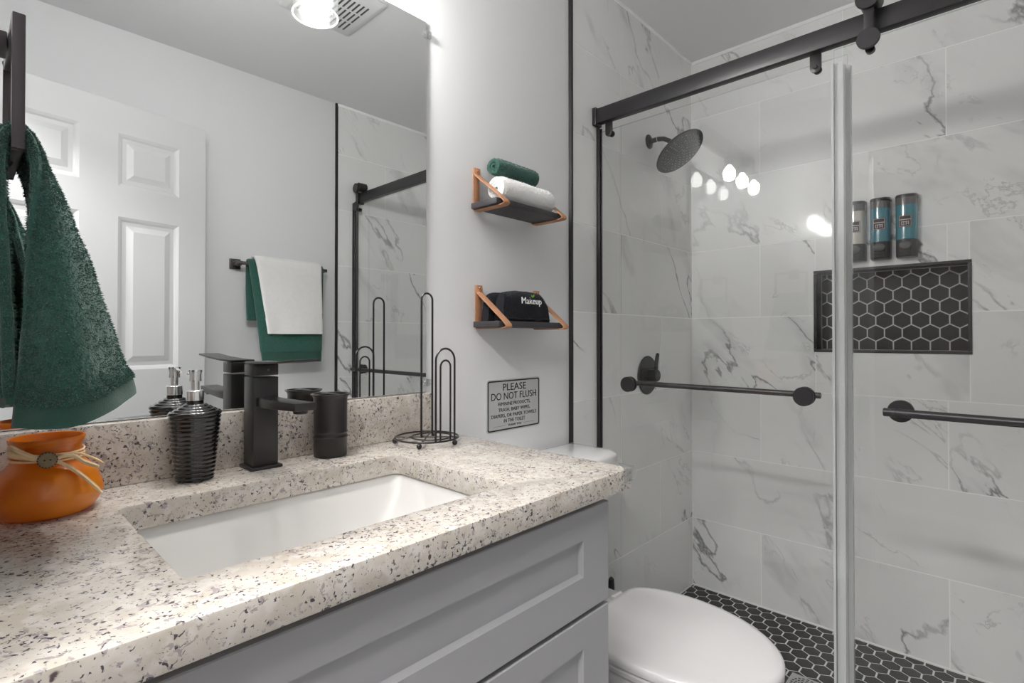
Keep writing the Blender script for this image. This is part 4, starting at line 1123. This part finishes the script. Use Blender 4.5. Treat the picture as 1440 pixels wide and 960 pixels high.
build('edge_seal', MB().box((GX0 - 0.0035, -0.752, CZ + 0.01), (GX0 - 0.0003, -0.784, 1.835)).box((GX0 - 0.0003, -0.7765, CZ + 0.01), (GX1 + 0.004, -0.784, 1.835)).cyl((GX0 - 0.008, -0.768, CZ + 0.01), (GX0 - 0.008, -0.768, 1.835), 0.0065, 12), M['seal'], fp, bevel=0.0)
BZ2 = 0.9765
tb2 = build('towel_handle', MB().cyl((1.625, -0.128, BZ2), (1.625, -0.700, BZ2), 0.0085, 20, bev=0.001), M['black'], fp)
for y in (-0.1215 - 0.012, -0.672):
    build('knob', MB().cyl((GX0 - 0.0003, y, BZ2), (GX0 - 0.012, y, BZ2), 0.0255, 32, bev=0.0015).cyl((GX1 + 0.0003, y, BZ2), (GX1 + 0.006, y, BZ2), 0.0255, 32, bev=0.001).cyl((GX1 + 0.006, y, BZ2), (1.618, y, BZ2), 0.008, 16), M['black'], tb2)
sl = empty('sliding_glass_door', (1.524, -1.16, CZ), 'sliding clear glass shower door with a black towel handle', 'glass door')
SX_0, SX_1 = 1.519, 1.527
build('glass_pane', pane(SX_0, SX_1, -0.757, YO + 0.022, CZ + 0.012, 1.862), [M['glass'], M['gedge']], sl, smooth=0)
build('edge_seal', MB().box((SX_1 + 0.0003, -0.7575, CZ + 0.02), (SX_1 + 0.0035, -0.776, 1.828)).box((SX_0 - 0.003, -0.7515, CZ + 0.02), (SX_1 + 0.0035, -0.7567, 1.828)), M['seal'], sl)
hz = 0.9635
hb_ = build('towel_handle', MB().cyl((1.474, -0.8625, hz), (1.474, YO + 0.075, hz), 0.0095, 24, bev=0.0012), M['black'], sl)
for y in (-0.890, -1.49):
    build('knob', MB().cyl((SX_0 - 0.0003, y, hz), (SX_0 - 0.009, y, hz), 0.0255, 32, bev=0.0012).cyl((SX_0 - 0.009, y, hz), (1.482, y, hz), 0.0075, 16).cyl((SX_1 + 0.0003, y, hz), (SX_1 + 0.010, y, hz), 0.024, 32, bev=0.0012), M['black'], hb_)
    build('end_collar', MB().cyl((1.474, y + 0.012, hz), (1.474, y + 0.004, hz), 0.0100, 24, bev=0.0006), M['black'], hb_)
for y in (-0.832, -1.545):
    rl = build('roller_hanger', MB().box((SX_0 - 0.0062, y - 0.0105, 1.852), (SX_0 - 0.0004, y + 0.0105, 1.956)), M['black'], sl, bevel=0.001)
    build('roller_disc', MB().cyl((SX_0 - 0.0066, y, 1.956), (SX_0 - 0.0156, y, 1.956), 0.0265, 40, bev=0.0012), M['black'], rl)
    build('roller_disc', MB().cyl((SX_0 - 0.0066, y, 1.8565), (SX_0 - 0.0156, y, 1.8565), 0.0245, 40, bev=0.0012), M['black'], rl)
    build('wheel', MB().cyl((SX_0, y, 1.9655), (1.569, y, 1.9655), 0.0240, 32, bev=0.003), M['black'], rl)
    build('guide_bolt', MB().cyl((SX_1 + 0.0003, y, 1.840), (1.542, y, 1.840), 0.010, 20, bev=0.0012), M['black'], rl)

# ------------------------------------------------------------------ shower fittings
SHX = 1.944
sh = empty('showerhead', (SHX, -0.008, 1.935), 'round black rain shower head on a bent arm', 'shower head')
build('flange', MB().rings([[(SHX + r * math.cos(2 * PI * k / 32), -0.0083 - d, 1.935 + r * math.sin(2 * PI * k / 32)) for k in range(32)] for r, d in ((0.029, 0.0), (0.0285, 0.003), (0.020, 0.008), (0.014, 0.0105), (0.009, 0.011))]), M['black'], sh)
HC = Vector((1.942, -0.142, 1.862)); HN = Vector((0.0, -0.60, -0.80)).normalized()
arm_end = HC - HN * 0.030
build('shower_arm', MB().tube([Vector((SHX, -0.018, 1.935)), Vector((SHX, -0.05, 1.9355)), Vector((SHX, -0.075, 1.930)), Vector((SHX, -0.100, 1.914)), arm_end], 0.0095, 16), M['black'], sh)
build('arm_band', MB().cyl((SHX, -0.046, 1.9355), (SHX, -0.049, 1.9355), 0.0104, 20), M['lidw'], sh)
e1 = Vector((1, 0, 0)); e2 = HN.cross(e1).normalized()
def disc_rings(prof_): return [[HC + HN * zz + (e1 * math.cos(2 * PI * j / 48) + e2 * math.sin(2 * PI * j / 48)) * r for j in range(48)] for r, zz in prof_]
fc = build('spray_plate', MB().rings(disc_rings([(0.011, -0.034), (0.016, -0.030), (0.018, -0.014), (0.060, -0.007), (0.100, -0.004), (0.1035, 0.0), (0.101, 0.004), (0.098, 0.0045)])), M['black'], sh, smooth=40)
nz_ = MB()
for ri, cnt in ((0.014, 6), (0.028, 10), (0.042, 15), (0.056, 20), (0.070, 25), (0.084, 30)):
    for k in range(cnt):
        a = 2 * PI * (k + 0.5 * (cnt % 2)) / cnt
        q = HC + HN * 0.0046 + (e1 * math.cos(a) + e2 * math.sin(a)) * ri
        nz_.cyl(q, q + HN * 0.0024, 0.0026, 8, 0.0020)
build('spray_nozzles', nz_, M['rubber'], fc)
# mixer valve
va = empty('shower_valve', (1.923, -0.008, 0.983), 'round black shower mixer valve with a lever on the side wall', 'shower valve')
VX, VZ = 1.923, 0.983
m = MB()
for (ya, yb, r) in ((-0.0085, -0.015, 0.078),): m.cyl((VX, ya, VZ), (VX, yb, VZ), r, 48, bev=0.003)
build('valve_plate', m, M['black'], va)
hv_ = build('valve_handle', MB().cyl((VX, -0.0152, VZ), (VX, -0.058, VZ), 0.024, 32, bev=0.003), M['black'], va)
build('valve_lever', MB().tube([(VX, -0.048, VZ + 0.018), (VX, -0.050, VZ + 0.05), (VX, -0.056, VZ + 0.085), (VX, -0.057, VZ + 0.090)], [0.0085, 0.008, 0.0075, 0.003], 14), M['black'], hv_)

# wall dispensers
def dispenser(yc, label):
    e_ = empty('wall_dispenser', (XB, yc, 1.420), label, 'dispenser', 'wall dispensers above the niche')
    hw, dp = 0.0320, 0.052
    def sec(s, z, lean=0.0):
        pts = [(XB - 0.0005, yc - hw * s), (XB - 0.0005, yc + hw * s)]
        for k in range(13):
            a = PI / 2 - PI * k / 12
            x = XB - 0.012 - (dp - 0.012) * s * (abs(math.cos(a)) ** 0.75); y = yc + hw * s * (1 if a > 0 else -1) * abs(math.sin(a)) ** 0.8
            pts.append((x, y, ))
        return [(p[0], p[1], z - lean * (XB - p[0])) for p in pts]
    build('base_housing', MB().rings([sec(0.90, 1.420), sec(0.97, 1.424), sec(0.985, 1.4815)]), M['dblack'], e_, smooth=35)
    build('bottle', MB().rings([sec(0.985, 1.482), sec(0.985, 1.604)]), M['teal'], e_, smooth=35)
    build('bottle_top', MB().rings([sec(0.985, 1.6043), sec(0.985, 1.6285)]), M['dsmoke'], e_, smooth=35)
    build('cap', MB().rings([sec(1.0, 1.629), sec(1.0, 1.6405, 0.05), sec(0.94, 1.6445, 0.08)]), M['dblack'], e_, smooth=35)
    xf = XB - dp
    m_ = MB().rings([[(xf + 0.002, yc + 0.0185 * math.cos(a), 1.4605 + 0.0145 * math.sin(a)) for a in [2 * PI * k / 28 for k in range(28)]], [(xf - 0.0035, yc + 0.0180 * math.cos(a), 1.4605 + 0.014 * math.sin(a)) for a in [2 * PI * k / 28 for k in range(28)]], [(xf - 0.0048, yc + 0.0155 * math.cos(a), 1.4605 + 0.012 * math.sin(a)) for a in [2 * PI * k / 28 for k in range(28)]]])
    build('push_button', m_, M['dgrey'], e_)
    sp_ = MB()
    for k in range(3): sp_.box((xf + 0.003, yc - 0.016, 1.4275 + k * 0.0055), (xf - 0.0022, yc + 0.016, 1.4305 + k * 0.0055))
    build('spout_ribs', sp_, M['dblack'], e_, bevel=0.0005)
    # label wraps the round front
    def wrap(y0, y1, z0, z1, off, m_):
        n = 6; o_ = []
        for k in range(n + 1):
            y = y0 + (y1 - y0) * k / n
            s_ = min(0.999, abs(y) / (hw * 0.985)) ** (1 / 0.8); cc = math.sqrt(max(0, 1 - s_ * s_)) ** 0.75
            o_.append((XB - 0.012 - (dp - 0.012) * 0.985 * cc - off, yc + y))
        m_.rings([[(x, y, z0) for x, y in o_], [(x, y, z1) for x, y in o_]], False, False, closed=False)
    lb = MB(); wrap(-0.0185, 0.0185, 1.524, 1.566, 0.0006, lb)
    lo = build('label', lb, M['label'], e_, smooth=60)
    lp = MB()
    for z0, z1, y0, y1 in ((1.5255, 1.5265, -0.017, 0.017), (1.5635, 1.5645, -0.017, 0.017), (1.549, 1.5515, -0.017, 0.017)): wrap(y0, y1, z0, z1, 0.001, lp)
    for y0 in (-0.017, 0.016): wrap(y0, y0 + 0.001, 1.5265, 1.5635, 0.001, lp)
    for y0 in (-0.011, -0.004, 0.003, 0.009): wrap(y0, y0 + 0.0016, 1.531, 1.5445, 0.001, lp)
    for y0, y1, z0 in ((-0.009, 0.009, 1.5415), (-0.010, -0.002, 1.5355), (0.002, 0.009, 1.531)): wrap(y0, y1, z0, z0 + 0.0016, 0.001, lp)
    build('label_print', lp, M['labelw'], lo, smooth=0)
    return e_
d1 = dispenser(-0.811, 'blue bottle shower dispenser farthest from the shower head')
d2 = copy_tree(d1); d2.location.y = -0.7345; d2['label'] = 'blue bottle shower dispenser in the middle of the three'
d3 = copy_tree(d1); d3.location.y = -0.658; d3['label'] = 'cream bottle shower dispenser partly behind the clear door seal'
for ch in d3.children:
    if ch.name.split('.')[0] == 'bottle':
        ch.data = ch.data.copy(); ch.data.materials[0] = M['cream']
